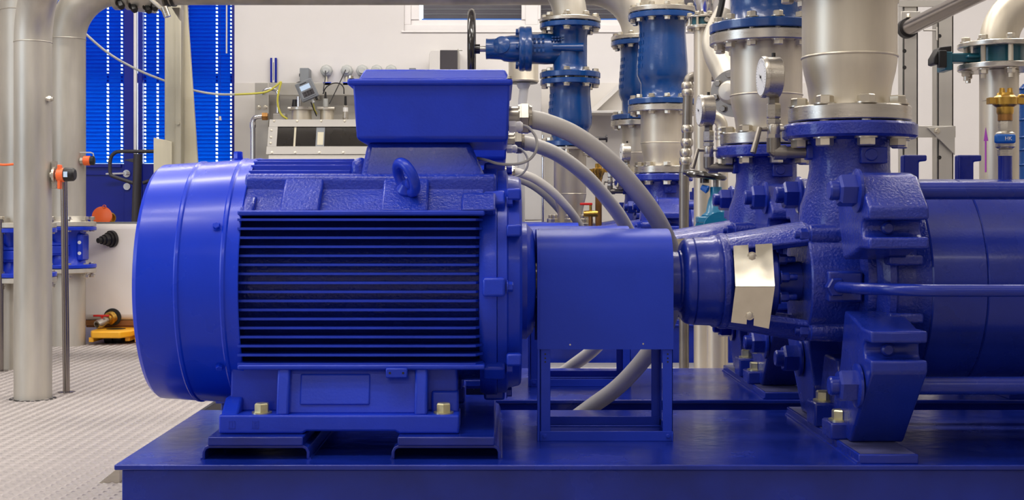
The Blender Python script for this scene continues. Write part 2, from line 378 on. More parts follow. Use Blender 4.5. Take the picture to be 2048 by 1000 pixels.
# high window with white frame
w2 = win_frame('window_1', WX0, WX1, WZ0, WZ1, [(dx(1051), dx(1076))], 'white', .06, .05)
b = B(); b.box(WX0 + .05, dx(1052), WY + .04, WY + .08, WZ0 + .05, PX(0, 38, WY).z); b.box(dx(1075), WX1 - .05, WY + .04, WY + .08, WZ0 + .05, PX(0, 38, WY).z)
for a, c in ((WX0 + .05, dx(838)), (dx(1043), dx(1052)), (dx(1075), dx(1082))): b.box(a, c, WY + .03, WY + .08, PX(0, 38, WY).z, WZ1 - .05)
b.ob('sash', 'white', w2, .004)
for a, c in ((dx(842), dx(1045)), (dx(1080), WX1 - .05)):
    B().box(a, c, WY + .075, WY + .079, PX(0, 39, WY).z, WZ1 - .05).ob('pane', 'glass', w2)
    B().box(a, c, WY + .068, WY + .075, PX(0, 38, WY).z, PX(0, 34.5, WY).z).ob('glazing_strip', 'lever', w2)
    for y in (15, 25): B().box(a, c, WY + .070, WY + .075, PX(0, y + .8, WY).z, PX(0, y, WY).z).ob('shutter_joint', 'greybox', w2)
B().box(dx(838), dx(845), WY + .07, WY + .078, PX(0, 38, WY).z, WZ1 - .05).ob('daylight_gap', 'sky', w2)
B().box(WX0 - .02, WX1, WY - .012, WY + .02, WZ0 - .012, WZ0).ob('window_reveal_edge', 'white', w2, .003)
# ---------------------------------------------------------------- one pump set (motor, guard, pump, riser), later copied three times
AY, AZ = 3.30, 0.640            # shaft axis
PT = 0.254                      # top of the skid
XA = (1, 0, 0); ZA = (0, 0, 1); YA = (0, 1, 0)
def V_(v): return AY + v
def yz(poly): return [(AY + v, z) for v, z in poly]
UNIT = []
# --- skid
sk = thing('machine_skid', (.5, AY, 0), '', 'skid', 'blue machine skids'); UNIT.append(sk)
S0, S1 = 2.887, 3.713
B().box(-.852, 2.3, S0, S1, PT - .012, PT).ob('top_plate', 'skid', sk, .003)
b = B(); b.box(-.838, 2.28, S0 + .012, S0 + .03, 0, PT - .012); b.ob('side_beam', 'skid', sk, .003)
B().box(-.838, 2.28, S1 - .03, S1 - .012, 0, PT - .012).ob('side_beam', 'skid', sk, .003)
B().box(-.838, -.82, S0 + .03, S1 - .03, 0, PT - .012).ob('end_beam', 'skid', sk, .002)
B().box(2.262, 2.28, S0 + .03, S1 - .03, 0, PT - .012).ob('end_beam', 'skid', sk, .002)
for (x0, x1) in ((-.673, -.430), (-.245, .002)):            # raised channel seats of the motor
    t_ = .007; zt = PT + .032; zz = PT + .003; r_ = .016
    pr = []
    outer = [(x0, PT), (x0, zt - r_), (x0 + .005, zt - .005), (x0 + r_, zt), (x1 - r_, zt), (x1 - .005, zt - .005), (x1, zt - r_), (x1, PT)]
    inner = [(x1 - t_, PT), (x1 - t_, zt - r_), (x1 - .010, zt - .010), (x1 - r_, zt - t_), (x0 + r_, zt - t_), (x0 + .010, zt - .010), (x0 + t_, zt - r_), (x0 + t_, PT)]
    B().prism(outer + inner, AY - .345, AY + .345, 'y').ob('channel_seat', 'skid', sk, .0015)
    B().box(x0 + .014, x1 - .014, AY - .352, AY + .352, zt - .001, zt + .0195).ob('seat_plate', 'skid', sk, .003)
    b = B()
    for xx in (x0, x1): b.tube([(xx, AY - .345, PT), (xx, AY + .345, PT)], .004, 8)
    b.ob('weld_bead', 'skid', sk)
b = B(); b.box(.795, .928, AY - .40, AY + .33, PT - .001, PT + .021); b.ob('pump_pad', 'skid', sk, .003)
B().tube([(.795, AY - .40, PT), (.795, AY + .33, PT)], .005, 8).ob('weld_bead', 'skid', sk)
B().box(.80, .922, AY - .395, AY + .325, PT + .0205, PT + .0215).ob('dust_film', 'dusty', sk)
B().box(1.53, 1.72, AY - .40, AY + .33, PT - .001, PT + .021).ob('pump_pad', 'skid', sk, .003)

# --- motor
mo = thing('electric_motor', (-.4, AY, PT + .052), '', 'motor', 'blue electric motors'); UNIT.append(mo)
o = (0, AY, AZ)
rr = lambda x: .293 + (.309 - .293) * (x + .838) / .238
prof = [(-.846, .09), (-.846, .255), (-.851, .262), (-.851, .276), (-.848, .285), (-.838, .293)]
for xr in (-.744, -.636): prof += [(xr - .0065, rr(xr) - .0003), (xr - .003, rr(xr) + .0026), (xr + .003, rr(xr) + .0026), (xr + .0065, rr(xr) - .0003)]
prof += [(-.601, .3095), (-.599, .308), (-.601, .3035), (-.80, .285), (-.80, .09)]
fc = B().lathe(prof, o, XA, 96).ob('fan_cover', 'sheet', mo, smooth=28)
b = B()
for q in range(5): b.torus((-.852, AY, AZ), XA, .06 + .035 * q, .003, 40, 6)
b.ob('air_grille', 'black', fc)
cb = bolt(.0085, .008, 'sheet')
for w in (-63, -128, 63, 128):
    wr = math.radians(w); R_ = rr(-.655)
    n_ = Vector((0, math.sin(wr), math.cos(wr))); inst('cover_bolt', cb, fc, Vector((-.655, AY, AZ)) + n_ * R_, n_)
inst('cover_bolt', bolt(.012, .018, 'sheet'), fc, (-.66, AY, AZ + rr(-.66)), ZA)
B().lathe([(-.66, .247), (-.02, .247)], o, XA, 48).ob('stator_frame', 'cast', mo)
# side fins: one shared mesh
fin = B(); FX0, FX1 = -.605, -.040
def finmesh(v0, v1, m='blue', x1=FX1):
    poly = [(FX0, v0), (x1, v0), (x1, v0 + (v1 - v0) * .72), (x1 - .016, v0 + (v1 - v0) * .97), (x1 - .03, v1), (FX0, v1)]
    bb = B(); bb.prism(poly, -.0028, .0028, 'z'); return bb.mesh('cooling_fin', m, smooth=30)
fm = {s: finmesh(s * .15, s * .286) for s in (-1, 1)}
NZ = 17; FZ0, FZ1 = .462, .795
for s in (-1, 1):
    for i in range(NZ):
        inst('cooling_fin', fm[s], mo, (0, AY, FZ0 + (FZ1 - FZ0) * i / (NZ - 1)))
    for zz in (.455, .8105):
        B().box(FX0, FX1 + .005, AY + s * .15, AY + s * .289, zz - .006, zz + .006).ob('edge_rail', 'blue', mo, .004)
# top fins
for i in range(13):
    v = -.18 + .03 * i; zt = AZ + math.sqrt(.312 ** 2 - v * v)
    x1 = FX1 if abs(v) > .165 else -.36
    bb = B(); bb.box(FX0, x1, AY + v - .0028, AY + v + .0028, AZ + .2, min(zt, .945)); bb.ob('top_fin', 'blue', mo, .002)
# sloped shoulder with pads
Lw, Up = Vector((-.287, .8165)), Vector((-.186, .906)); sl = (Up - Lw); nr = Vector((-sl.y, sl.x)).normalized()
def P2(a, off): q = Lw + sl * a + nr * off; return (q.x, q.y)
def shoulder(name, x0, x1, a0, a1, off, s, m='cast', bev=.006):
    poly = [P2(a0, off), P2(a1, off), (-.10, .86), (-.12, .76), (-.20, .80)]
    B().prism([(AY + s * -v * -1 if s > 0 else AY - v, z) for v, z in poly], x0, x1, 'x').ob(name, m, mo, bev)
for s in (1, -1):
    shoulder('shoulder_web', FX0, FX1, .03, .97, -.020, s, 'cast', 0)
    shoulder('shoulder_rail', FX0, FX1 + .03, .86, 1.0, 0, s)
    for (x0, x1) in ((-.510, -.417), (-.276, -.167)): shoulder('lifting_pad', x0, x1, 0, .9, -.002, s)
    shoulder('lifting_pad', -.596, -.57, 0, .4, -.006, s)
    shoulder('lifting_pad', -.09, -.01, -.02, .45, .002, s)
# eye bolt
ec = P2(.55, 0); n3 = Vector((0, nr.x, nr.y)); t3 = Vector((0, sl.x, sl.y)).normalized()
base = Vector((-.218, AY + ec[0], ec[1])); ax = (Vector((1, 0, 0)) * .80 + t3 * .6).normalized()
b = B(); b.torus(base + n3 * .036, ax, .037, .0125, 40, 14); b.lathe([(-.01, .024), (.004, .024), (.012, .018), (.02, .012)], base, n3, 24)
b.ob('eye_bolt', 'blue', mo)
b = B(); b.lathe([(0, .016), (.012, .015), (.014, .010)], base + n3 * .012 + Vector((.012, -.02, .004)), (.35, -.9, .2), 20); b.ob('eye_bolt_boss', 'blue', mo)
# neck and terminal box
b = B()
for (ztop, ) in ((.98,),):
    tp = [(-.318, -.165), (-.072, -.165), (-.072, .165), (-.318, .165)]; bt = [(-.34, -.19), (-.02, -.19), (-.02, .19), (-.34, .19)]
    b.add([(x, AY + v, .981) for x, v in tp] + [(x, AY + v, .862 if x > -.1 else .862) for x, v in bt],
          [(0, 1, 2, 3), (7, 6, 5, 4), (0, 4, 5, 1), (1, 5, 6, 2), (2, 6, 7, 3), (3, 7, 4, 0)])
b.ob('terminal_neck', 'cast', mo, .014, seg=3)
B().box(-.36, -.315, AY - .15, AY + .15, .86, .945).ob('neck_fillet', 'cast', mo, .02, seg=3)
tb = B()
bx0, bx1, bt0, bt1 = -.3485, .0245, -.340, .019; zt, zb = 1.118, .9795
vs = []
for z, x0, x1, v in ((zb, bt0 + .012, bt1 - .004, .188), (zb + .008, bt0, bt1, .198), (zt, bx0, bx1, .206)):
    vs += [(x0, AY - v, z), (x1, AY - v, z), (x1, AY + v, z), (x0, AY + v, z)]
tb.add(vs, [(3, 2, 1, 0), (8, 9, 10, 11)] + [(k * 4 + i, k * 4 + (i + 1) % 4, k * 4 + 4 + (i + 1) % 4, k * 4 + 4 + i) for k in (0, 1) for i in range(4)])
tbo = tb.ob('terminal_box', 'blue', mo, .006, seg=3)
lid = B().box(-.361, .030, AY - .214, AY + .214, zt - .006, zt + .010).ob('box_lid', 'blue', mo, .006, seg=3)
b = B(); tp = [(-.322, -.185), (.012, -.185), (.012, .185), (-.322, .185)]; bt = [(-.336, -.204), (.024, -.204), (.024, .204), (-.336, .204)]
b.add([(x, AY + v, 1.153) for x, v in tp] + [(x, AY + v, zt + .008) for x, v in bt], [(0, 1, 2, 3), (7, 6, 5, 4), (0, 4, 5, 1), (1, 5, 6, 2), (2, 6, 7, 3), (3, 7, 4, 0)])
b.ob('lid_dome', 'blue', lid, .005)
for sx in (-.352, .022):
    for sv in (-.205, .205): inst('lid_screw', bolt(.006, .006, 'bolt'), lid, (sx, AY + sv, zt + .010), ZA)
# drive end
B().lathe([(-.05, .24), (-.048, .278), (-.034, .284), (-.008, .284), (-.006, .275), (0, .272)], o, XA, 72).ob('frame_flange', 'blue', mo)
B().lathe([(-.006, .2), (-.006, .279), (.016, .279), (.020, .268), (.046, .262), (.052, .255), (.05, .15), (.05, .1)], o, XA, 72).ob('end_shield', 'blue', mo)
b = B()
for w in (0, 45, 90, 135, 180, 225, 270, 315):
    wr = math.radians(w); d = Vector((0, math.sin(wr), math.cos(wr))); c = Vector(o) + d * .276; t = XA
    tv = Vector((0, math.cos(wr), -math.sin(wr)))
    pts = [c + d * e1 + tv * e2 + Vector((e3, 0, 0)) for e1 in (-.02, .022) for e2 in (-.022, .022) for e3 in (-.04, .012)]
    q = B().add(pts, [(0, 1, 3, 2), (4, 6, 7, 5), (0, 4, 5, 1), (2, 3, 7, 6), (0, 2, 6, 4), (1, 5, 7, 3)]); q.ob('shield_lug', 'blue', mo, .006)
    inst('shield_bolt', bolt(.012, .012, 'blue'), mo, c + d * .004 + Vector((.016, 0, 0)), XA)
for (v, z) in ((-.255, .77), (-.25, .47), (.255, .77), (-.19, .855)):
    B().box(.015, .05, AY + v - .02, AY + v + .02, z - .014, z + .014).ob('shield_pad', 'blue', mo, .005)
B().lathe([(.045, .1), (.045, .146), (.066, .146), (.072, .138), (.082, .128), (.088, .1), (.088, .05)], o, XA, 56).ob('bearing_cap', 'blue', mo)
B().lathe([(.08, .045), (.43, .045)], o, XA, 32).ob('shaft', 'darksteel', mo)
# feet
for s in (-1, 1):
    y0, y1 = (AY - .315, AY - .19) if s < 0 else (AY + .19, AY + .315)
    zf = PT + .052
    ft = B().prism([(-.642, zf), (-.452, zf), (-.442, zf + .006), (-.24, zf + .006), (-.23, zf), (-.0935, zf), (-.0935, zf + .043), (-.642, zf + .043)], y0, y1, 'y').ob('foot', 'blue', mo, .005, seg=3)
    def br(poly, x0, x1, nm, m='blue', bev=.006): B().prism([(AY + (v if s < 0 else -v), z) for v, z in poly], x0, x1, 'x').ob(nm, m, mo, bev, seg=3)
    z0 = zf + .040
    br([(-.288, z0), (-.262, .458), (-.15, .458), (-.15, z0)], -.50, -.18, 'foot_web')
    br([(-.287, z0 + .022), (-.2695, .438), (-.25, .438), (-.26, z0 + .022)], -.462, -.30, 'foot_panel', 'blue', .004)
    br([(-.308, z0), (-.282, .458), (-.15, .458), (-.15, z0)], -.513, -.484, 'foot_rib')
    br([(-.308, z0), (-.282, .458), (-.15, .458), (-.15, z0)], -.196, -.167, 'foot_rib')
    br([(-.245, z0), (-.235, .46), (-.15, .46), (-.15, z0)], -.63, -.10, 'foot_back')
    br([(-.262, z0), (-.255, z0 + .05), (-.2, z0 + .05), (-.2, z0)], -.16, -.097, 'foot_corner')
    br([(-.31, z0), (-.25, z0 + .035), (-.2, z0 + .035), (-.2, z0)], -.64, -.60, 'foot_corner')
    for xb in (-.549, -.130): inst('anchor_bolt', bolt(.0175, .020, 'zinc'), mo, (xb, AY + s * .283, zf + .043), ZA)
    if s < 0:
        tagp = B().box(-.262, -.2125, AY - .301, AY - .255, .432, .4545).ob('earth_tag', 'blue', mo, .003)
        for xx in (-.2525, -.222): B().cyl((xx, AY - .3015, .4435), (xx, AY - .30, .4435), .0028, 12).ob('hole', 'black', tagp)
        for xx, ch in ((-.6115, '1'), (-.558, '6')):
            b = B(); zc = zf + .0215
            for (a0_, a1_, c0, c1) in ((-.007, .007, .0075, .0085), (-.007, .007, -.0085, -.0075), (-.007, -.006, -.0085, .0085), (.006, .007, -.0085, .0085)):
                b.box(xx + a0_, xx + a1_, y0 - .0008, y0 + .001, zc + c0, zc + c1)
            segs = [(-.0008, .0008, -.005, .005)] if ch == '1' else [(-.003, .003, .004, .005), (-.003, -.002, -.005, .005), (-.003, .003, -.0005, .0005), (.002, .003, -.005, 0), (-.003, .003, -.005, -.004)]
            for (a0_, a1_, c0, c1) in segs: b.box(xx + a0_, xx + a1_, y0 - .001, y0 + .001, zc + c0, zc + c1)
            b.ob('cast_number', 'blue', ft)

# --- coupling guard
cg = thing('coupling_guard', (.26, AY + .015, PT), '', 'machine guard', 'blue coupling guards'); UNIT.append(cg)
GC = AY + .015; GH = .125; gx0, gx1 = .097, .423; gz0, gzs, gzt = .4785, .672, .772
def garch(hw, top, n=16): return [(GC - hw, gz0)] + [(GC - hw * math.copysign(abs(math.cos(w)) ** .8, math.cos(w)), gzs + (top - gzs) * math.sin(w) ** .8 if w > 0 else gzs) for w in [PI * i / n for i in range(n + 1)]] + [(GC + hw, gz0)]
oa, ia = garch(GH, gzt), garch(GH - .004, gzt - .004)
b = B(); ring = oa + ia[::-1]; k = len(ring)
b.add([(x, y, z) for x in (gx0, gx1) for y, z in ring], [(i, i + 1, k + i + 1, k + i) for i in range(k - 1)] + [(k - 1, 0, k, 2 * k - 1)] + [(c * k + i, c * k + i + 1, c * k + k - 2 - i, c * k + k - 1 - i) for c in (0, 1) for i in range(k // 2 - 1)])
b.ob('guard_hood', 'guard', cg, smooth=40)
# end plate on the motor side with shaft opening
b = B(); ep = garch(GH - .001, gzt - .001); n_ = len(ep); x0, x1 = gx0 - .006, gx0
hole = []
for (y, z) in ep:
    a_ = math.atan2(z - AZ, y - AY); hole.append((AY + .07 * math.cos(a_), AZ + .07 * math.sin(a_)))
vs = [(x, y, z) for x in (x0, x1) for (y, z) in ep + hole]; N = 2 * n_
b.add(vs, [(c * N + i, c * N + i + 1, c * N + n_ + i + 1, c * N + n_ + i) for c in (0, 1) for i in range(n_ - 1)] + [(i, i + 1, N + i + 1, N + i) for i in range(n_ - 1)])
b.ob('end_plate', 'guard', cg, smooth=40)
for y in (GC - GH + .0045, GC + GH - .0295):
    for x in (gx0 + .001, gx1 - .026):
        lx, ly = x, y
        wx = x if x < .2 else x + .022
        b = B(); yy = y if y < GC else y + .022
        b.box(x, x + .025, yy, yy + .003, PT, gz0 + .05); b.box(wx, wx + .003, y, y + .025, PT, gz0 + .05)
        lg = b.ob('leg', 'guard', cg, .001)
        for zz in (gz0 - .012, gz0 - .022, gz0 - .031):
            if y < GC: B().cyl((x + .0125, yy - .0006, zz), (x + .0125, yy + .001, zz), .0022, 8).ob('hole', 'black', lg)
    yy = y if y < GC else y + .022
    b = B(); b.box(gx0, gx1, yy - .001, yy + .003, PT, PT + .024); b.box(gx0, gx1, y, y + .025, PT, PT + .003); b.ob('foot_rail', 'guard', cg, .001)
    if y < GC:
        for xx in (gx0 + .012, gx1 - .013): inst('screw', bolt(.005, .004, 'guard'), cg, (xx, yy - .001, PT + .013), (0, -1, 0))
for x in (gx0 + .001, gx1 - .004): B().box(x, x + .003, GC - GH, GC + GH, PT, PT + .02).ob('foot_rail', 'guard', cg, .001)
B().box(gx0 - .006, gx0, GC - GH + .002, GC - GH + .012, PT, gz0 + .01).ob('end_strip', 'guard', cg, .001)
for x, z in ((.171, .49), (.349, .492)): B().cyl((x, GC - GH - .0008, z), (x, GC - GH + .001, z), .0022, 8).ob('rivet', 'bolt', cg)

# --- pump
pu = thing('multistage_pump', (.86, AY, PT + .021), '', 'pump', 'blue multistage pumps'); UNIT.append(pu)
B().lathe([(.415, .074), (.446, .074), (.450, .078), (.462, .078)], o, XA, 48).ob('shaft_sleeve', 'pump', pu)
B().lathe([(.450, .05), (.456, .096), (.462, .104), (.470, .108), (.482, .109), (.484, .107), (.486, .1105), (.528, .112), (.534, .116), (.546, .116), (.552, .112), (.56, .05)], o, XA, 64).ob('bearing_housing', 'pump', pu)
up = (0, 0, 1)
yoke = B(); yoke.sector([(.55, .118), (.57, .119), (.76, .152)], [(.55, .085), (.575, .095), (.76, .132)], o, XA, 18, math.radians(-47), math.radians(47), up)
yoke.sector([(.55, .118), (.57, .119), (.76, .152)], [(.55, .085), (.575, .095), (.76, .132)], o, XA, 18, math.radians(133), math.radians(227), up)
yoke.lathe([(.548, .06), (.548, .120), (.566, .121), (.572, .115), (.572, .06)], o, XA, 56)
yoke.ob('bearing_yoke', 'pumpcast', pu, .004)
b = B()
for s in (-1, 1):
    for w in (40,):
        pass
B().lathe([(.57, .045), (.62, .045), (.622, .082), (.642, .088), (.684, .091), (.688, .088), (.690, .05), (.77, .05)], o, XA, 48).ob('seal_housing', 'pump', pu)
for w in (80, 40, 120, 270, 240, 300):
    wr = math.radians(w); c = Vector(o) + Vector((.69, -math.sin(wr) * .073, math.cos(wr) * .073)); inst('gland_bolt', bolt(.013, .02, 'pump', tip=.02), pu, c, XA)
# two-piece polished splash plates over the yoke window
for s in (-1, 1):
    v_ = lambda v: AY + s * v
    va, vb = .142, .112
    def fv(z): return va - (va - vb) * abs(z - .6335) / .1
    def plate(pts, name):
        # pts: (x, v, z) outline, thickness outwards
        nn = len(pts); bb = B(); bb.add([(x, v_(fv(z)), z) for x, v, z in pts] + [(x, v_(fv(z) + .0018), z) for x, v, z in pts], [list(range(nn)), list(range(2 * nn - 1, nn - 1, -1))] + [(i, (i + 1) % nn, nn + (i + 1) % nn, nn + i) for i in range(nn)])
        return bb
    bb = plate([(.568, va, .634), (.663, va, .634), (.663, vb, .737), (.6215, vb, .7345), (.6215, vb + .004, .714), (.6045, vb + .004, .714), (.6045, vb, .7335), (.568, vb, .731)], '')
    pl = bb.ob('splash_plate', 'mirror', pu, smooth=0); tag(pl, 'polished steel splash plate over the yoke window')
    bb = plate([(.568, va, .633), (.663, va, .633), (.655, vb, .529), (.617, vb, .537), (.617, vb + .004, .556), (.600, vb + .004, .556), (.600, vb, .540), (.562, vb, .545)], '')
    bb.ob('splash_plate', 'mirror', pu, smooth=0)
    for xx, zz in ((.612, .705), (.606, .5625)): inst('plate_screw', bolt(.009, .004, 'bolt'), pu, (xx, v_(fv(zz) + .001), zz), (0, s, 0))
# casing cover
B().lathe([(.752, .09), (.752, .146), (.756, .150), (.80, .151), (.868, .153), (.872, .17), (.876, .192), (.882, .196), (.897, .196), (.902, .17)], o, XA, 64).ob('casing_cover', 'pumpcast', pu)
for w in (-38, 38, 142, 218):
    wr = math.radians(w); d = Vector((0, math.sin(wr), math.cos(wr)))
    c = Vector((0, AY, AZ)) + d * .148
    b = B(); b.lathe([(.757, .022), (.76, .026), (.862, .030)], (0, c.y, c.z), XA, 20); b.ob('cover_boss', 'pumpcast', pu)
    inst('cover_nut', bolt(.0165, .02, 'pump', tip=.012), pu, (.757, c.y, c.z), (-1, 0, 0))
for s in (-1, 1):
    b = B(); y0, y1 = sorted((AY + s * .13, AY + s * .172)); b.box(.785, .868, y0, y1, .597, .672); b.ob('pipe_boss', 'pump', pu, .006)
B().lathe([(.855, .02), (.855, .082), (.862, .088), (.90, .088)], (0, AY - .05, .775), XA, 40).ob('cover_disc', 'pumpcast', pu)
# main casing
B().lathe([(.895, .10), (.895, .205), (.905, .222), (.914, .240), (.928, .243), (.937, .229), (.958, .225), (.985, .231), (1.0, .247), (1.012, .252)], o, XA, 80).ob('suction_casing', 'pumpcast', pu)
ARM = [(-.30, .902), (-.34, .893), (-.42, .822), (-.42, .795), (-.372, .795), (-.362, .785), (-.362, .768), (-.372, .757), (-.42, .757), (-.42, .730), (-.345, .730), (-.29, .715), (-.20, .70), (-.16, .80), (-.17, .86), (-.24, .905)]
def mir(poly, sy=1, sz=1): return [(AY + sy * v, AZ + sz * (z - AZ)) for v, z in poly]
LEG = [(-.345, .55), (-.42, .55), (-.42, .523), (-.372, .523), (-.362, .513), (-.362, .496), (-.372, .485), (-.42, .485), (-.42, .458), (-.245, .276), (-.11, .276), (-.10, .36), (-.16, .45), (-.20, .58), (-.29, .565)]
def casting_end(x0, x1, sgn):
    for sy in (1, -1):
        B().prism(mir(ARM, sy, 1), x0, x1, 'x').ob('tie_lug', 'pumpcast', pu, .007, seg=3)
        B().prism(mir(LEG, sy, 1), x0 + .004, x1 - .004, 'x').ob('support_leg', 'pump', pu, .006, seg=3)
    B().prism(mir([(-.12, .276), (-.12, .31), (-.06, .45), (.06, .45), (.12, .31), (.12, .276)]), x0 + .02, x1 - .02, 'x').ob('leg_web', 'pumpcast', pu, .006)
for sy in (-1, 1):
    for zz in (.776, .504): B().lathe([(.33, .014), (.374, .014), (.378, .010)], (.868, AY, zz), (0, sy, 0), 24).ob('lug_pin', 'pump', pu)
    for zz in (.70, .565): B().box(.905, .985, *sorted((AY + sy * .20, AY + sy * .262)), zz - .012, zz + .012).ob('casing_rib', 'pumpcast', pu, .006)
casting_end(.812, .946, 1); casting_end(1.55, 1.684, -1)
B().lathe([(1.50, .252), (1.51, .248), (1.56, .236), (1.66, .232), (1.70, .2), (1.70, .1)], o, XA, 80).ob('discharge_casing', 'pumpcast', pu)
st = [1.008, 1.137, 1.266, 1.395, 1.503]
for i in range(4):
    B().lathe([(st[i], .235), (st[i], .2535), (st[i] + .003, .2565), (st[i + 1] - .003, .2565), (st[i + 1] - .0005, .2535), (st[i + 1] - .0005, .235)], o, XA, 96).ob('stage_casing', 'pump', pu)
# tie rods, nuts
RV = (-.335, .245); RZ = .221
for v in RV:
    for sz in (1, -1):
        p = Vector((0, AY + v, AZ + sz * RZ))
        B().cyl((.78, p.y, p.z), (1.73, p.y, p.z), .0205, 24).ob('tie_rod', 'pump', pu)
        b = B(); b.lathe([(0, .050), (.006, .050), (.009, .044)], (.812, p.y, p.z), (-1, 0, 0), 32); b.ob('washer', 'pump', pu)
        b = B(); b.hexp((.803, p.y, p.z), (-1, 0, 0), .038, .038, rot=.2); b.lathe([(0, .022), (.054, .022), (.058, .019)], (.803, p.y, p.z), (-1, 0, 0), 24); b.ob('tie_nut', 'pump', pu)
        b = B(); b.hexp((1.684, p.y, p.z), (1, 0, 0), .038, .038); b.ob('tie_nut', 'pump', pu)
# foot lugs with bright bolts
for (v, x, zt_) in ((.02, .80, .335), (-.17, .792, .315)):
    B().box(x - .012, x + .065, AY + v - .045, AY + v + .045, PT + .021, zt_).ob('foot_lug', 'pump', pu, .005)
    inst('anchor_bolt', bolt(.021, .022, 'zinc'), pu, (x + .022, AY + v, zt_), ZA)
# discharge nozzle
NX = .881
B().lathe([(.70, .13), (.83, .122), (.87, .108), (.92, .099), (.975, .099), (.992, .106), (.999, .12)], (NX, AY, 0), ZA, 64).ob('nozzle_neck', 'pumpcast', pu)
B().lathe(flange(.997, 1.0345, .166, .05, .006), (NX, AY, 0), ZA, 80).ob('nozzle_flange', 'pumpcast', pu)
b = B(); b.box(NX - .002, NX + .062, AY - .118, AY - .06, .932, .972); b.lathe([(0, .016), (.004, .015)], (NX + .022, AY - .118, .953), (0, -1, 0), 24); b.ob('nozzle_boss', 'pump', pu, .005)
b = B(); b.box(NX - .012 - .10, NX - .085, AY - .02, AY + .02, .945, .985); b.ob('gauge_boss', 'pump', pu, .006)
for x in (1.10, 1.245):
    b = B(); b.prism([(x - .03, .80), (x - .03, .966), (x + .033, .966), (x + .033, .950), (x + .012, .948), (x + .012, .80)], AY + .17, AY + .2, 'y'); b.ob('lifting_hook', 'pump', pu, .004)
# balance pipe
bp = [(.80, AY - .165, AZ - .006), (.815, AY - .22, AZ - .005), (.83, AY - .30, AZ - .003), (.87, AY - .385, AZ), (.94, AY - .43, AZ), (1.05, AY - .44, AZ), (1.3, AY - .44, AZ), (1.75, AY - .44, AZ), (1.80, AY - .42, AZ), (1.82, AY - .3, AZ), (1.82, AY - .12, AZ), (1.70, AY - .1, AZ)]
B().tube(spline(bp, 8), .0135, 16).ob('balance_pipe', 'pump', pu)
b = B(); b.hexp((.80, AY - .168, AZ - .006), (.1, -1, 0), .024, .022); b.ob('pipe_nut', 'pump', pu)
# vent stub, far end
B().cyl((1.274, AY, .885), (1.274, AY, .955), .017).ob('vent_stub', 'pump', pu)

# --- riser spool with flanges (stainless)
rs = thing('reducer_pipe', (NX, AY, 1.037), '', 'pipe', 'stainless riser pipes'); UNIT.append(rs)
B().lathe([(1.0345, .05), (1.0345, .118), (1.0395, .118), (1.0395, .05)], (NX, AY, 0), ZA, 48).ob('gasket', 'gasket', rs)
B().lathe(flange(1.039, 1.077, .151, .05, .003), (NX, AY, 0), ZA, 80).ob('flange', 'turned', rs)
B().lathe([(1.07, .104), (1.083, .100), (1.098, .0995), (1.13, .104), (1.165, .1125), (1.19, .1165), (1.2, .117), (1.372, .117), (1.372, .06)], (NX, AY, 0), ZA, 72).ob('reducer', 'steel', rs)
b = B()
for z in (1.203,): b.torus((NX, AY, z), ZA, .1165, .0035, 64, 8)
b.ob('weld_bead', 'steel', rs)
B().lathe(flange(1.370, 1.404, .1855, .1, .003), (NX, AY, 0), ZA, 80).ob('flange', 'turned', rs)
ring_bolts(rs, stud(.0215, .040, .019, tip=.0), (NX, AY, 1.037), ZA, .128, 8, a0=math.radians(-87))
# --- check valve
def check_valve(x, y, z0, z1, k=1.0, marks=True, nb=12):
    t = thing('check_valve', (x, y, z0), '', 'valve', 'blue check valves'); H = z1 - z0
    f = lambda q: z0 + H * q
    B().lathe(flange(z0, z0 + .03, .1855 * k, .1 * k, .003), (x, y, 0), ZA, 72).ob('flange', 'valve', t)
    B().lathe([(z0 + .02, .1 * k), (z0 + .028, .128 * k), (z0 + .04, .117 * k), (f(.24), .117 * k), (f(.285), .128 * k), (f(.33), .1365 * k), (f(.44), .1375 * k), (f(.62), .131 * k), (f(.78), .1255 * k), (f(.88), .127 * k), (z1 - .03, .134 * k), (z1 - .02, .1 * k)], (x, y, 0), ZA, 72).ob('body', 'valve', t, smooth=50)
    B().lathe(flange(z1 - .03, z1, .1855 * k, .1 * k, .003), (x, y, 0), ZA, 72).ob('flange', 'valve', t)
    if marks:
        b = B()
        zz = f(.40)
        while zz < f(.82):
            h = .022
            rb = (.1375 - .012 * max(0, (zz - f(.44)) / H) / .34) * k
            for c in (-1, 0, 1):
                w = math.radians(200 + 9 * c); d = Vector((math.cos(w), math.sin(w), 0)); p = Vector((x, y, zz)) + d * (rb - .001)
                tt = Vector((-math.sin(w), math.cos(w), 0)) * .0065
                b.add([p + tt * a + Vector((0, 0, e)) + d * q for a in (-1, 1) for e in (0, h) for q in (0, .0035)], [(0, 1, 3, 2), (4, 6, 7, 5), (0, 4, 5, 1), (2, 3, 7, 6), (0, 2, 6, 4), (1, 5, 7, 3)])
            zz += .042
        tag(b.ob('cast_marks', 'valve', t), kind='stuff')
    return t
cv = check_valve(NX, AY, 1.408, 1.900); UNIT.append(cv)
ring_bolts(cv, stud(.0165, .036, .016), (NX, AY, 1.406), ZA, .158, 12, a0=math.radians(-88))
# --- upper flange and pipe above the check valve
ur = thing('riser_pipe', (NX, AY, 1.903), '', 'pipe', 'upper riser pipes'); UNIT.append(ur)
B().lathe([(1.900, .05), (1.900, .15), (1.904, .15), (1.904, .05)], (NX, AY, 0), ZA, 40).ob('gasket', 'gasket', ur)
B().lathe(flange(1.904, 1.930, .1855, .1, .003), (NX, AY, 0), ZA, 72).ob('flange', 'turned', ur)
ring_bolts(ur, stud(.0165, .031, .016), (NX, AY, 1.901), ZA, .158, 12, a0=math.radians(-88))
b = B(); b.lathe([(1.93, .117), (4.1, .117)], (NX, AY, 0), ZA, 48); up_pipe = b.ob('pipe', 'steel', ur)
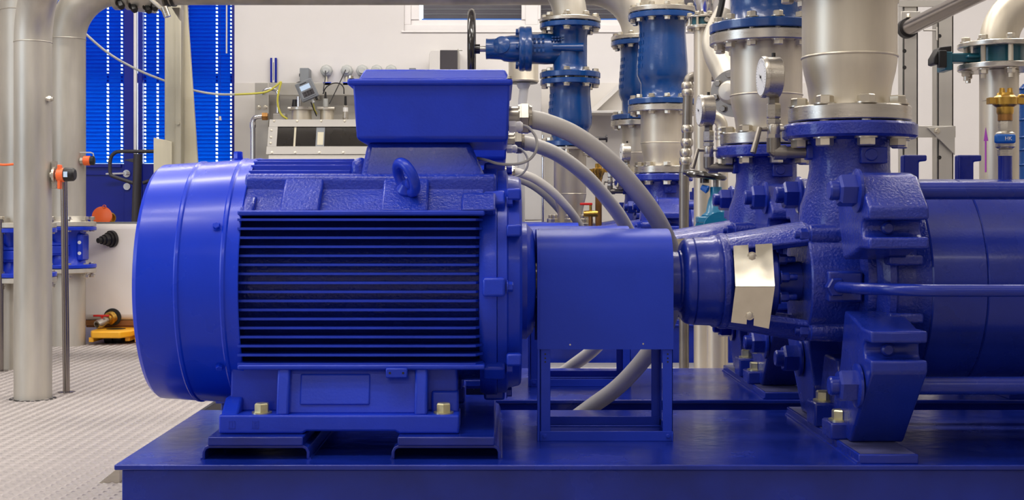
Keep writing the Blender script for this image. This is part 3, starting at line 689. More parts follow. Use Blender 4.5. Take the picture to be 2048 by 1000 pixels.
# --- pressure gauge with stop cock
pg = thing('pressure_gauge', (.69, AY, .95), '', 'gauge', 'pressure gauges'); UNIT.append(pg)
gx, gz = .690, .964
d = Vector((-.998, -.07, 0)).normalized(); fcx = Vector((.657, AY - .012, 1.153))
B().lathe([(0, .046), (-.001, .050), (.003, .0525), (.010, .0525), (.011, .0505), (.044, .0505), (.0455, .049), (.0455, .0)], fcx - d * 0, -d, 56).ob('case', 'turned', pg)
dl = B().lathe([(0, .0465), (-.001, .0465)], fcx + d * .0005, -d, 48).ob('dial', 'dial', pg)
u = Vector((0, 0, 1)); w_ = d.cross(u)
b = B()
for i in range(28):
    a = math.radians(-135 + 10 * i); r0 = .036 if i % 3 == 0 else .039; dd = u * math.cos(a) + w_ * math.sin(a); t2 = d.cross(dd) * .0006
    b.add([fcx + d * .0018 + dd * q + t2 * s for q in (r0, .043) for s in (-1, 1)], [(0, 1, 3, 2)])
b.ob('dial_scale', 'black', dl)
a = math.radians(-125); dd = u * math.cos(a) + w_ * math.sin(a); t2 = d.cross(dd) * .0014
b = B(); b.add([fcx + d * .0035 - dd * .012 + t2, fcx + d * .0035 - dd * .012 - t2, fcx + d * .0035 + dd * .035], [(0, 1, 2)]); b.lathe([(0, .004), (.003, .003)], fcx + d * .001, d, 16); b.ob('needle', 'black', dl)
B().cyl((gx, AY, 1.203), (gx, AY, 1.215), .005).ob('vent_plug', 'black', pg)
b = B(); b.lathe([(1.085, .012), (1.105, .012)], (gx, AY, 0), ZA, 20); b.hexp((gx, AY, 1.088), ZA, .0145, .018); b.ob('gauge_stem', 'greysteel', pg)
b = B(); b.lathe([(1.050, .0165), (1.054, .0185), (1.084, .0185), (1.088, .0155)], (gx, AY, 0), ZA, 6); b.ob('swivel_nut', 'turned', pg, smooth=20)
b = B(); b.hexp((gx, AY, 1.036), ZA, .0185, .013); b.lathe([(1.008, .0145), (1.016, .0165), (1.03, .0165), (1.037, .0145)], (gx, AY, 0), ZA, 24); b.hexp((gx, AY, 1.000), ZA, .0175, .011)
b.cyl((gx, AY, 1.023), (gx + .03, AY, 1.023), .005, 12); b.ob('stop_cock', 'turned', pg)
b = B(); b.tube([(gx - .01, AY, 1.023), (gx - .038, AY, 1.023)], .0055, 12); b.tube([(gx - .036, AY - .003, 1.026), (gx - .044, AY - .012, 1.0), (gx - .056, AY - .02, .962)], [.0065, .007, .0075], 12); b.ob('cock_lever', 'greysteel', pg)
b = B(); b.cyl((gx, AY, .964), (gx, AY, 1.0), .0175); b.ob('riser', 'greysteel', pg)
b = B(); b.cyl((gx - .0, AY, .964), (gx + .03, AY, .964), .0185); b.lathe([(0, .0175), (.008, .013), (.012, 0)], (gx, AY, .964), (-.6, 0, -.8), 20); b.ob('elbow', 'greysteel', pg)
B().cyl((gx + .03, AY, .964), (gx + .096, AY, .964), .0145).ob('connecting_pipe', 'greysteel', pg)
B().cyl((gx + .094, AY, .964), (gx + .104, AY, .964), .0165).ob('thread_seal', 'copper', pg)
# --- power cable
pc = thing('power_cable', (.03, AY, 1.048), '', 'cable', 'thick grey motor cables'); UNIT.append(pc)
cz = 1.049
b = B(); b.lathe([(.019, .0), (.019, .031), (.046, .031), (.046, .036), (.050, .036), (.052, .028)], (0, AY, cz), XA, 32); b.ob('gland_body', 'nickel', pc)
b = B(); b.hexp((.053, AY, cz), XA, .042, .021); b.hexp((.053 - .004, AY, cz), XA, .0405, .004); b.lathe([(.072, .036), (.080, .034), (.081, .02)], (0, AY, cz), XA, 32); b.ob('gland_nut', 'nickel', pc)
pts = []
for (x, y, v) in ((1058, 238, 0), (1090, 245, .0), (1150, 270, .02), (1215, 318, .06), (1272, 380, .13), (1315, 440, .20), (1342, 500, .26), (1350, 560, .31), (1336, 640, .36), (1297, 706, .41), (1240, 770, .46), (1180, 815, .50), (1130, 852, .52)):
    pts.append(PX(x, y, AY + v))
B().tube(spline(pts, 6), .0238, 20).ob('sheath', 'conduit', pc)
# --- thin sensor cable with white gland
sc = thing('sensor_cable', (.03, AY - .1, 1.0), '', 'cable', 'thin grey sensor cables'); UNIT.append(sc)
b = B(); b.hexp((.022, AY - .10, 1.022), XA, .0155, .018); b.lathe([(.038, .012), (.050, .0135), (.056, .009)], (0, AY - .10, 1.022), XA, 20); b.ob('gland', 'whiteplastic', sc)
pts = [PX(x, y, D) for x, y, D in ((1042, 250, 3.2), (1058, 256, 3.19), (1072, 275, 3.18), (1073, 298, 3.17), (1060, 318, 3.17), (1035, 328, 3.16), (1000, 328, 3.16), (975, 321, 3.17), (955, 316, 3.2))]
B().tube(spline(pts, 6), .0035, 10).ob('wire', 'cable', sc)

# labels of the four sets and their copies
OFF = [0, 1.03, 3.80, 4.90]
LAB = {
 'machine_skid': ['long blue steel skid in the foreground carrying the large motor and pump', 'blue steel skid just behind the foreground skid', 'blue steel skid beyond the floor gap, behind the second guard', 'blue steel skid farthest back, near the wall'],
 'electric_motor': ['large blue finned electric motor with terminal box in the foreground', 'blue electric motor directly behind the foreground motor, only its box corner showing', 'blue electric motor third from the front, hidden behind the others', 'blue electric motor farthest back by the wall, hidden behind the others'],
 'coupling_guard': ['blue sheet metal coupling guard on legs between foreground motor and pump', 'blue coupling guard seen through the legs of the front guard', 'blue coupling guard third in the row behind', 'blue coupling guard farthest back in the row'],
 'multistage_pump': ['big blue multistage pump at right with polished plates, tie rods and large nuts', 'blue multistage pump second in row, its large nuts left of the front nozzle', 'blue multistage pump third in row, behind the bent grey cable', 'blue multistage pump farthest back, its nuts left of the bent grey cable'],
 'reducer_pipe': ['large stainless reducer bolted on the foreground pump nozzle', 'stainless reducer behind the nearest pressure gauge', 'stainless reducer below the middle blue check valve', 'stainless reducer farthest back, left of the middle one'],
 'check_valve': ['blue check valve above the foreground reducer, out of view above', 'blue check valve cut by the top edge, above the nearest pressure gauge', 'tall bulging blue check valve in full view with bolted flanges', 'smaller looking blue check valve half hidden left of the tall one'],
 'riser_pipe': ['stainless riser above the foreground check valve', 'stainless riser above the second check valve', 'stainless riser leaving the top of the tall blue check valve', 'stainless riser flange on top of the half hidden check valve'],
 'pressure_gauge': ['round steel pressure gauge nearest the camera, with stop cock and lever', 'round steel pressure gauge second in row, left of the nearest one', 'small pressure gauge beside the bent grey cable', 'pressure gauge farthest back, behind the bent grey cable'],
 'power_cable': ['thickest grey cable arching from the top terminal box over the guard', 'second grey cable arching below the thickest one', 'third grey cable, lower and farther back, behind the motor end', 'fourth grey cable, lowest and farthest back'],
 'sensor_cable': ['thin grey wire looping under the nickel gland of the front terminal box', 'thin grey wire looping below the second cable gland', 'thin grey wire at the third motor box', 'thin grey wire at the fourth motor box'],
}
COP = {}
for r in UNIT:
    nm = r.name.split('.')[0]; COP[nm] = [r]; r['label'] = LAB[nm][0]
    for i in (1, 2, 3):
        if nm == 'sensor_cable' and i > 1: continue
        if nm == 'riser_pipe' and i == 3:
            c = r.copy(); COL.objects.link(c); c.location = r.location + Vector((0, OFF[3], 0))
            for ch in r.children:
                if ch is not up_pipe: copy_tree(ch, (0, 0, 0), c)
        else: c = copy_tree(r, (0, OFF[i], 0))
        c['label'] = LAB[nm][i]; COP[nm].append(c)
# ---------------------------------------------------------------- header pipe: rises at the left, runs across, comes down on the fourth set
HD = AY + OFF[3]; hr = .114; HX = PX(134, 0, HD).x; HZ = 2.246
def elbow_pts(c, R, a0, a1, u, v, n=14): return arc(c, R, a0, a1, n, u, v)
hp = thing('header_pipe', (HX, HD, 0), 'grey stainless pipe rising from the floor at left, bending into the overhead run', 'pipe')
R1 = .33
path = [(HX, HD, .80), (HX, HD, HZ - R1)] + elbow_pts((HX + R1, HD, HZ - R1), R1, PI, PI / 2, (1, 0, 0), (0, 0, 1))[1:]
B().tube([Vector(p) for p in path], hr, 32).ob('rising_pipe', 'steelv', hp, smooth=50)
R2 = .315
path = [(HX + R1, HD, HZ), (NX - R2, HD, HZ)] + elbow_pts((NX - R2, HD, HZ - R2), R2, PI / 2, 0, (1, 0, 0), (0, 0, 1))[1:] + [(NX, HD, 1.93)]
B().tube([Vector(p) for p in path], hr, 32).ob('cross_pipe', 'steelv', hp, smooth=50)
b = B(); b.torus((HX, HD, HZ - R1), ZA, hr, .003, 40, 6); b.torus((HX + R1, HD, HZ), XA, hr, .003, 40, 6); b.ob('weld_bead', 'steelv', hp)
fl_ = B().lathe(flange(.745, .775, .176, .1, .003), (HX, HD, 0), ZA, 48).ob('flange', 'steelv', hp)
B().lathe([(.774, .13), (.79, .118), (.81, .114)], (HX, HD, 0), ZA, 40).ob('weld_collar', 'steelv', hp)
lowp = B().lathe([(0, .112), (.47, .112)], (HX, HD, 0), ZA, 48).ob('lower_pipe', 'steelv', hp)
B().lathe(flange(.455, .482, .176, .1, .003), (HX, HD, 0), ZA, 48).ob('flange', 'steelv', hp)
p = PX(182, 322, HD)
b = B(); b.cyl((HX + .1, HD - .05, p.z), (p.x - .03, HD - .05, p.z), .016); b.hexp((p.x - .05, HD - .05, p.z), XA, .022, .02); b.ob('probe_stub', 'turned', hp)
b = B(); b.cyl((HX + .1, HD - .06, p.z + .05), (p.x + .02, HD - .06, p.z + .05), .004, 8); b.tube([(p.x + .015, HD - .06, p.z + .05), (p.x + .03, HD - .055, p.z + .045), (p.x + .033, HD - .05, p.z + .02)], .004, 8); b.ob('probe_wire', 'hose', hp)
B().lathe([(0, .026), (.004, .030), (.04, .030), (.043, .026)], (p.x - .03, HD - .05, p.z), XA, 24).ob('probe_cap', 'orange', hp)
B().lathe([(0, .027), (.022, .029), (.026, .02)], (p.x + .012, HD - .05, p.z), XA, 24).ob('probe_plug', 'black', hp)
# overhead shut-off valve clamped in the header at the left
ov = thing('overhead_valve', (PX(280, 0, HD).x, HD, HZ), 'overhead pipe valve with bolted rings and steel lever, top left', 'valve')
for (a, c) in ((228, 240), (252, 262), (280, 292), (318, 330)):
    B().lathe(flange(PX(a, 0, HD).x, PX(c, 0, HD).x, .145, .1, .006), (0, HD, HZ), XA, 40).ob('clamp_ring', 'steelv', ov)
B().lathe([(PX(258, 0, HD).x, .116), (PX(270, 0, HD).x, .155), (PX(308, 0, HD).x, .165), (PX(318, 0, HD).x, .116)], (0, HD, HZ), XA, 40).ob('valve_body', 'steelv', ov)
for (a, z) in ((246, 2.11), (272, 2.09), (300, 2.085), (312, 2.10)):
    inst('clamp_bolt', bolt(.022, .05, 'black'), ov, (PX(a, 0, HD).x, HD - .07, z + .03), (.4, -.6, -.7))
a0_, a1_ = PX(296, -6, HD - .2), PX(331, 24, HD - .2)
b = B(); b.tube([a0_, (a0_ + a1_) / 2, a1_], .014, 10); b.cyl(a1_ + Vector((-.01, 0, .03)), a1_ + Vector((.012, 0, -.03)), .022); b.ob('lever', 'turned', ov)
b = B(); b.cyl(PX(296, -6, HD - .2), (PX(285, 0, HD).x, HD, HZ), .016); b.ob('lever_spindle', 'black', ov)
ph = thing('pipe_clamp', (PX(340, 0, HD).x, HD, HZ), 'black rubber lined clamp around the overhead pipe by the column', 'clamp')
for a in (333, 344): B().lathe([(PX(a, 0, HD).x, .1), (PX(a, 0, HD).x, .124), (PX(a + 6, 0, HD).x, .124), (PX(a + 6, 0, HD).x, .1)], (0, HD, HZ), XA, 40).ob('clamp_band', 'black', ph)
B().prism([(PX(336, 0, HD).x, 2.13), (PX(352, 0, HD).x, 2.13), (PX(352, 0, HD).x, 2.05)], HD + .09, HD + .2, 'y').ob('gusset', 'steelv', ph)
# gate valves between the flanges of the two floor pipes
def line_valve(x, y, label):
    t = thing('line_valve', (x, y, .485), label, 'valve', 'blue line valves at left')
    B().lathe(flange(.485, .508, .178, .1, .003), (x, y, 0), ZA, 48).ob('flange', 'blue', t)
    B().lathe(flange(.720, .743, .178, .1, .003), (x, y, 0), ZA, 48).ob('flange', 'blue', t)
    B().lathe([(.50, .125), (.52, .112), (.56, .106), (.66, .106), (.70, .112), (.722, .125)], (x, y, 0), ZA, 40).ob('body', 'blue', t)
    b = B()
    for z, h in ((.60, .05), (.635, .02), (.575, .02)): b.box(x - .13, x + .05, y - .118 - h * .2, y - .07, z - h / 2, z + h / 2)
    b.prism([(x - .15, .52), (x - .06, .56), (x + .02, .60), (x - .06, .66), (x - .15, .70)], y - .115, y - .05, 'y'); b.ob('body_rib', 'blue', t, .006)
    b = B(); b.box(x + .08, x + .118, y - .07, y + .07, .53, .70); b.ob('bonnet_ear', 'blue', t, .012)
    for z in (.578, .645): B().cyl((x + .10, y - .071, z), (x + .10, y - .06, z), .011, 16).ob('ear_hole', 'whiteplastic', t)
    ring_bolts(t, stud(.017, .028, .016), (x, y, .759 - .0), ZA, .15, 8, a0=math.radians(-68))
    ring_bolts(t, stud(.017, .028, .016), (x, y, .471), ZA, .15, 8, a0=math.radians(-68))
    return t
line_valve(HX, HD, 'blue line valve between the flanges of the pipe beside the white tank')
p0 = PX(44, 735, 6.98); sx, sy = p0.x - HX, p0.y - HD
ep = thing('edge_pipe', (p0.x, p0.y, 0), 'grey stainless pipe cut by the left picture edge', 'pipe')
B().lathe([(0, .112), (.47, .112)], (p0.x, p0.y, 0), ZA, 48).ob('lower_pipe', 'steelv', ep)
for z in (.455, .745): B().lathe(flange(z, z + .028, .176, .1, .003), (p0.x, p0.y, 0), ZA, 48).ob('flange', 'steelv', ep)
zz = PX(0, 22, 6.98).z
pth = [(p0.x, p0.y, .77), (p0.x, p0.y, zz)] + elbow_pts((p0.x + .33, p0.y, zz), .33, PI, PI / 2, (1, 0, 0), (0, 0, 1))[1:]
B().tube([Vector(q) for q in pth], .112, 32).ob('rising_pipe', 'steelv', ep, smooth=50)
B().torus((p0.x, p0.y, zz), ZA, .112, .003, 40, 6).ob('weld_bead', 'steelv', ep)
line_valve(p0.x, p0.y, 'blue line valve of the pipe at the left picture edge')
# front floor pipe
p1 = PX(66, 795, 5.78)
fp = thing('floor_pipe', (p1.x, p1.y, 0), 'nearest grey stainless floor pipe at left, bending right at the top', 'pipe')
z1 = PX(0, 85, 5.78).z
pth = [(p1.x, p1.y, -.05), (p1.x, p1.y, z1)] + [Vector((p1.x, p1.y, z1)) + Vector((.6, -.8, 0)) * (.28 - .28 * math.cos(w * PI / 28)) + Vector((0, 0, .28 * math.sin(w * PI / 28))) for w in range(1, 15)] + [Vector((p1.x, p1.y, z1 + .28)) + Vector((.6, -.8, 0)) * 1.2]
B().tube([Vector(q) for q in pth], .0805, 36).ob('pipe', 'steelv', fp, smooth=50)
b = B(); b.torus((p1.x, p1.y, z1), ZA, .0805, .0025, 40, 6); b.ob('weld_bead', 'steelv', fp)
B().lathe([(0, .1), (.002, .1)], (p1.x, p1.y, 0), ZA, 40).ob('floor_seal', 'black', fp)
q = PX(100, 199, 5.78); b = B(); b.cyl((q.x - .02, p1.y - .03, q.z), (q.x + .012, p1.y - .03, q.z), .011); b.hexp((q.x + .004, p1.y - .03, q.z), XA, .014, .012); b.cyl((q.x + .01, p1.y - .03, q.z), (q.x + .025, p1.y - .03, q.z), .009); b.ob('test_stub', 'turned', fp)
# level switch on the floor pipe
q = PX(100, 350, 5.78)
ls = thing('level_switch', (q.x + .02, p1.y, q.z), 'orange and black level switch clamped on the nearest floor pipe', 'sensor')
b = B(); b.lathe([(-.03, .018), (-.006, .018), (-.004, .036), (.006, .036), (.008, .018), (.055, .014)], (q.x + .02, p1.y, q.z), XA, 32); b.box(q.x + .012, q.x + .03, p1.y - .012, p1.y + .012, q.z - .06, q.z + .06); b.ob('ferrule_clamp', 'turned', ls)
r_ = PX(118, 350, 5.78); b = B(); b.lathe([(0, .028), (.004, .031), (.03, .031), (.034, .028)], (r_.x - .008, p1.y, r_.z), XA, 32); b.box(r_.x - .002, r_.x + .012, p1.y - .02, p1.y + .01, r_.z - .062, r_.z + .045); b.ob('orange_ring', 'orange', ls, .003)
b = B(); b.lathe([(.024, .028), (.03, .031), (.066, .029), (.074, .022), (.074, 0)], (r_.x - .002, p1.y, r_.z + .002), XA, 24); b.ob('head', 'black', ls)
B().box(r_.x + .030, r_.x + .046, p1.y - .034, p1.y - .026, r_.z - .01, r_.z + .014).ob('display', 'screen', ls)
# slim steel posts
for (x, y, top, lab) in ((133, 785, 345, 'slim vertical steel tube standing in front of the level switch pipe'), (1, 742, 430, 'slim vertical steel tube at the left picture edge')):
    D = EYE * F / (y - VY); q = PX(x, y, D)
    t = thing('steel_post', (q.x, q.y, 0), lab, 'tube', 'slim steel posts')
    xt = q.x + (.0 if x < 100 else -.012)
    B().tube([(q.x, q.y, -.02), (xt, q.y, PX(0, top + 10, D).z)], .0155, 20).ob('tube', 'darksteel', t)
    B().lathe([(0, .04), (.004, .04), (.006, .02)], (q.x, q.y, 0), ZA, 24).ob('floor_collar', 'darksteel', t)
    B().lathe([(0, .0155), (.004, .012), (.004, 0)], (xt, q.y, PX(0, top + 10, D).z), ZA, 16).ob('cap', 'black', t)
# column, leaning plank, short board
cd = 9.30; c0, c1 = PX(329, 0, cd).x, PX(362, 0, cd).x
gc = thing('support_column', ((c0 + c1) / 2, cd, 0), 'grey galvanised square column under the overhead pipe', 'column')
b = B(); b.box(c0, c1, cd, cd + .10, 0, 2.9); b.ob('shaft', 'galv', gc, .006)
b = B(); b.box(c0 + .07, c0 + .075, cd - .003, cd, .0, 2.7); b.ob('seam', 'galv', gc)
q = PX(357, 247, cd); B().cyl((q.x, cd - .012, q.z), (q.x, cd, q.z), .01).ob('plug', 'galv', gc)
b = B(); b.box(c0 - .01, c1 + .01, cd - .005, cd + .115, 0, .012); b.ob('base_plate', 'galv', gc)
gp = cd + .12; xa, xb, za, zb_ = PX(365, 0, gp).x, PX(372, 0, gp).x, 0, 2.2
lp = B(); y0 = PX(0, 10, gp)
lp.add([(PX(a, 0, gp).x, gp + e, z) for (a, z) in ((362, 0), (417, 0), (368, 2.6), (360, 2.6)) for e in (0, .04)], [(0, 2, 4, 6), (1, 7, 5, 3), (0, 1, 3, 2), (2, 3, 5, 4), (4, 5, 7, 6), (6, 7, 1, 0)])
tag(lp.ob('leaning_plank', 'board', None, .003), 'pale tapering plank leaning upright beside the galvanised column', 'plank')
q0, q1 = PX(306, 275, 9.26), PX(328, 275, 9.26)
tag(B().prism([(q0.x, 0), (q1.x + .05, 0), (q1.x + .05, q0.z - .03), (q1.x, q0.z - .015), (q0.x, q0.z)], 9.275, 9.293, 'y').ob('plywood_board', 'board', None, .002), 'short pale board standing left of the galvanised column, above the motor', 'board')
pts = [PX(x, y, 6.6) for x, y in ((-30, 322), (0, 329), (20, 329), (45, 326))]
tag(B().tube(spline(pts, 5), .006, 8).ob('orange_cable', 'orange'), 'thin orange cable at the left picture edge behind the nearest floor pipe', 'cable')
# white tank on pallet truck
TY = 8.45; tx0, tx1 = PX(160, 0, TY).x, PX(380, 0, TY).x
tk = thing('plastic_tank', ((tx0 + tx1) / 2, TY + .4, .10), 'white plastic tank with black and brass outlets on a yellow pallet truck', 'tank')
tz = PX(0, 446, TY).z
body = B().box(tx0, tx1, TY, TY + .75, .135, tz).ob('tank_body', 'tank', tk, .04, seg=4)
B().box(tx0 + .02, tx1 - .02, TY + .02, TY + .73, .10, .135).ob('pallet_board', 'wood', tk, .003)
for yy in (TY + .03, TY + .34, TY + .64): B().box(tx0 + .03, tx1 - .03, yy, yy + .09, .088, .102).ob('pallet_slat', 'wood', tk, .003)
q = PX(217, 481, TY); dd = Vector((-.65, -1, -.1)).normalized()
c_ = Vector((q.x + .02, TY, q.z + .01))
b = B(); b.lathe([(-.01, .055), (.012, .055), (.014, .046), (.03, .046), (.034, .036), (.06, .034), (.064, .026), (.085, .026), (.088, .018), (.11, .017)], c_, dd, 32); b.ob('hose_spigot', 'black', tk)
q = PX(222, 634, TY); c_ = Vector((q.x + .01, TY, q.z))
b = B(); b.lathe([(-.005, .056), (.006, .056), (.008, .044)], c_, (0, -1, 0), 32); b.ob('outlet_washer', 'black', tk)
d2 = Vector((-.55, -1, -.35)).normalized()
b = B(); b.lathe([(0, .042), (.03, .042), (.034, .03), (.05, .03)], c_, d2, 24); b.ob('brass_outlet', 'brass', tk)
e = c_ + d2 * .05
b = B(); b.lathe([(0, .022), (.03, .026), (.05, .030), (.09, .027), (.092, .018), (.06, .017)], e, d2, 24); b.ob('ball_valve', 'turned', tk)
e2 = e + d2 * .045 + Vector((0, 0, .03)); b = B(); b.box(e2.x - .055, e2.x + .045, e2.y - .01, e2.y + .008, e2.z + .006, e2.z + .018); b.cyl(e2 - Vector((0, 0, .01)), e2 + Vector((0, 0, .012)), .008, 10); b.ob('valve_lever', 'red', tk, .003)
q = PX(205, 434, TY + .1); b = B(); b.lathe([(0, .060), (.004, .064), (.02, .064), (.024, .058)], (q.x, TY + .1, q.z + .002), (.1, -1, .25), 40); b.torus((q.x + .015, TY + .09, q.z + .068), (0, 1, 0), .010, .003, 16, 6); b.ob('orange_cap', 'orange', tk)
q = PX(218, 436, TY + .14); b = B(); b.lathe([(0, .034), (.02, .034), (.022, .026), (.0, .02)], (q.x, TY + .16, q.z), (.8, -.6, .1), 24); b.ob('filler_neck', 'brass', tk)
B().box(tx0 + .06, tx1, TY + .02, TY + .6, tz - .002, tz + .006).ob('top_sheet', 'greybox', tk, .002)
pt = thing('pallet_truck', ((tx0 + tx1) / 2, TY + .4, 0), 'yellow pallet truck with black looped handle under the white tank', 'pallet truck')
for (a, c) in ((176, 258), (268, 322)):
    x0, x1 = PX(a, 0, 8.2).x, PX(c, 0, 8.2).x
    fk = B().prism([(x0 + .03, 8.17), (x1 - .05, 8.17), (x1, 8.25), (x1, 9.21), (x0, 9.21), (x0, 8.25)], .045, .088, 'z').ob('fork', 'yellow', pt, .008)
    b = B(); b.box(x0 + .01, x0 + .04, 8.18, 9.2, .02, .05); b.box(x1 - .04, x1 - .01, 8.25, 9.2, .02, .05); b.ob('fork_flange', 'yellow', fk, .004)
    for k in (-.03, .03):
        B().cyl(((x0 + x1) / 2 + k - .025, 8.32, .036), ((x0 + x1) / 2 + k + .025, 8.32, .036), .036, 20).ob('roller', 'black', fk)
    B().lathe([(0, .06), (.0015, .06)], ((x0 + x1) / 2, 8.36, .088), ZA, 32).ob('fork_hole', 'black', fk)
hx, hy = PX(276, 0, 9.5).x, 9.5
b = B(); b.tube([(hx - .03, hy, .12), (hx - .02, hy, .6), (hx, hy, PX(0, 308, hy).z)], .033, 12); b.ob('mast', 'anthracite', pt)
L = lambda x, y: PX(x, y, hy)
pts = [L(276, 303), L(240, 303), L(228, 307), L(221, 318), L(220, 340), L(222, 350), L(230, 354), L(266, 366)]
pts2 = [L(276, 303), L(312, 303), L(324, 307), L(331, 318), L(332, 340), L(330, 350), L(322, 354), L(286, 366)]
b = B(); b.tube(spline(pts, 5), .0135, 12); b.tube(spline(pts2, 5), .0135, 12); b.ob('loop_handle', 'anthracite', pt)
b = B(); b.prism([(L(246, 321).x, L(0, 320).z), (L(274, 320).x, L(0, 316).z), (L(274, 320).x, L(0, 327).z)], hy - .01, hy + .01, 'y'); b.ob('release_lever', 'anthracite', pt, .003)
b = B(); b.box(tx0 + .1, PX(322, 0, 8.2).x, 9.205, 9.255, .03, .16); b.box(hx - .06, hx + .06, 9.25, 9.52, .03, .14); b.ob('truck_frame', 'yellow', pt, .01)
b = B(); b.cyl((hx - .06, 9.60, .09), (hx + .06, 9.60, .09), .09, 28); b.ob('steer_wheel', 'black', pt)
# hoses
pts = [PX(x, y, D) for x, y, D in ((120, 20, 9.0), (165, 62, 9.1), (215, 105, 9.25), (270, 137, 9.42), (328, 161, 9.5), (385, 180, 9.52), (430, 188, 9.5), (470, 189, 9.45))]
ah = thing('air_hose', pts[0], 'pale hose sagging across the blue blinds, turning yellow by the wall', 'hose')
B().tube(spline(pts, 6), .0085, 10).ob('pale_length', 'hose', ah)
pts = [PX(x, y, 9.45) for x, y in ((470, 189), (510, 187), (535, 183), (552, 172), (562, 164), (558, 180), (555, 205), (562, 228), (575, 238))]
B().tube(spline(pts, 6), .0075, 10).ob('yellow_length', 'yellowhose', ah)
# ---------------------------------------------------------------- dosing tank with window at the back wall
ED = 9.15
E = lambda x, y, d=ED: PX(x, y, d)
dt = thing('inspection_tank', (E(690, 0).x, ED + .2, 0), 'stainless tank with sloping window frame in front of the back wall', 'tank')
x0, x1 = E(541, 0).x, E(862, 0).x; zt = E(0, 240).z
zl = E(0, 312).z; y_low = ED - .10
b = B(); b.prism([(ED + .55, 0), (ED + .55, zt), (ED, zt), (y_low, zl), (y_low, 0)], x0, x1, 'x'); b.ob('tank_shell', 'brushed', dt, .004)
def slope(y, off): f_ = (zt - y) / (zt - zl); return ED + (y_low - ED) * f_ - off
def slab(xa, xb, ya, yb, off, th, name, m, par):
    za, zb = E(0, ya).z, E(0, yb).z
    b = B(); b.add([(x, slope(z, o_), z) for x in (xa, xb) for z in (za, zb) for o_ in (off, off + th)], [(0, 1, 3, 2), (4, 6, 7, 5), (0, 4, 5, 1), (2, 3, 7, 6), (0, 2, 6, 4), (1, 5, 7, 3)])
    return b.ob(name, m, par, .001)
X = lambda p: E(p, 0).x
fr = slab(x0 - .005, x1, 239, 254, .001, .012, 'frame_top', 'tankframe', dt)
slab(x0 - .012, x1, 294, 310, .001, .012, 'frame_bottom', 'tankframe', dt)
slab(x0 - .008, X(557), 254, 294, .001, .0118, 'frame_side', 'tankframe', dt)
slab(X(846), x1, 254, 294, .001, .0118, 'frame_side', 'tankframe', dt)
slab(X(557), X(846), 254, 294, .001, .003, 'pane', 'darkglass', dt)
slab(X(590), X(594), 254, 294, .003, .002, 'inner_divider', 'board', dt)
nl = slab(X(634), X(651), 255, 294, .003, .002, 'scale_strip', 'greybox', dt)
tag(slab(X(637), X(649), 265, 291, .005, .001, 'paper_label', 'board', nl), kind=None)
for p in (549, 595, 643, 690, 740, 790):
    for y in (243, 307): inst('screw', bolt(.008, .004, 'bolt'), dt, (X(p), slope(E(0, y).z, .012), E(0, y).z), (0, -1, .2))
for y in (262, 276, 288): inst('screw', bolt(.008, .004, 'bolt'), dt, (X(545), slope(E(0, y).z, .012), E(0, y).z), (0, -1, .2))
# pots on top
for (xa, xb, lab) in ((575, 616, 'wider flanged steel pot on the inspection tank, left of the controller cables'), (633, 661, 'narrower flanged steel pot on the inspection tank, with grey probe')):
    c = (X(xa) + X(xb)) / 2; r = (X(xb) - X(xa)) / 2; yc = ED + .18
    t = thing('sensor_pot', (c, yc, zt), lab, 'pot', 'pots on the inspection tank')
    h = E(0, 217).z - zt
    B().lathe([(zt, r), (zt + h, r)], (c, yc, 0), ZA, 40).ob('pot', 'steel', t)
    B().lathe(flange(zt + h, zt + h + .022, r * 1.28, .02, .003), (c, yc, 0), ZA, 40).ob('lid', 'turned', t)
    b = B(); b.tube([(c - r * 1.25, yc - .05, zt + h + .012), (c + r * 1.25, yc - .05, zt + h + .012)], .012, 10); b.ob('lid_clamp', 'turned', t)
    if xb < 620:
        B().lathe([(zt + h + .02, .016), (zt + h + .1, .016)], (c - .02, yc, 0), ZA, 20).ob('probe', 'chrome', t)
        B().lathe([(zt + h + .02, .026), (zt + h + .04, .024), (zt + h + .08, .018)], (c - .05, yc + .02, 0), ZA, 20).ob('probe_cap', 'black', t)
    else:
        B().lathe([(zt + h + .02, .018), (zt + h + .085, .018)], (c - .01, yc, 0), ZA, 20).ob('probe', 'socket', t)
        B().lathe([(zt + h + .085, .010), (zt + h + .12, .007), (zt + h + .135, .005)], (c - .01, yc, 0), ZA, 16).ob('probe_cap', 'black', t)
t = thing('inline_sensor', (X(686), ED + .15, zt), 'small cylindrical sensor with black lead on the inspection tank', 'sensor')
c = X(686); b = B(); b.lathe([(zt, .012), (zt + .02, .02), (zt + .03, .02), (zt + .11, .017), (zt + .115, .01)], (c, ED + .15, 0), ZA, 20); b.ob('body', 'turned', t)
B().lathe([(zt + .05, .0185), (zt + .1, .0185)], (c, ED + .15, 0), ZA, 20).ob('sticker', 'whiteplastic', t)
b = B(); b.lathe([(zt + .115, .010), (zt + .18, .008)], (c, ED + .15, 0), ZA, 12); b.ob('plug', 'black', t)
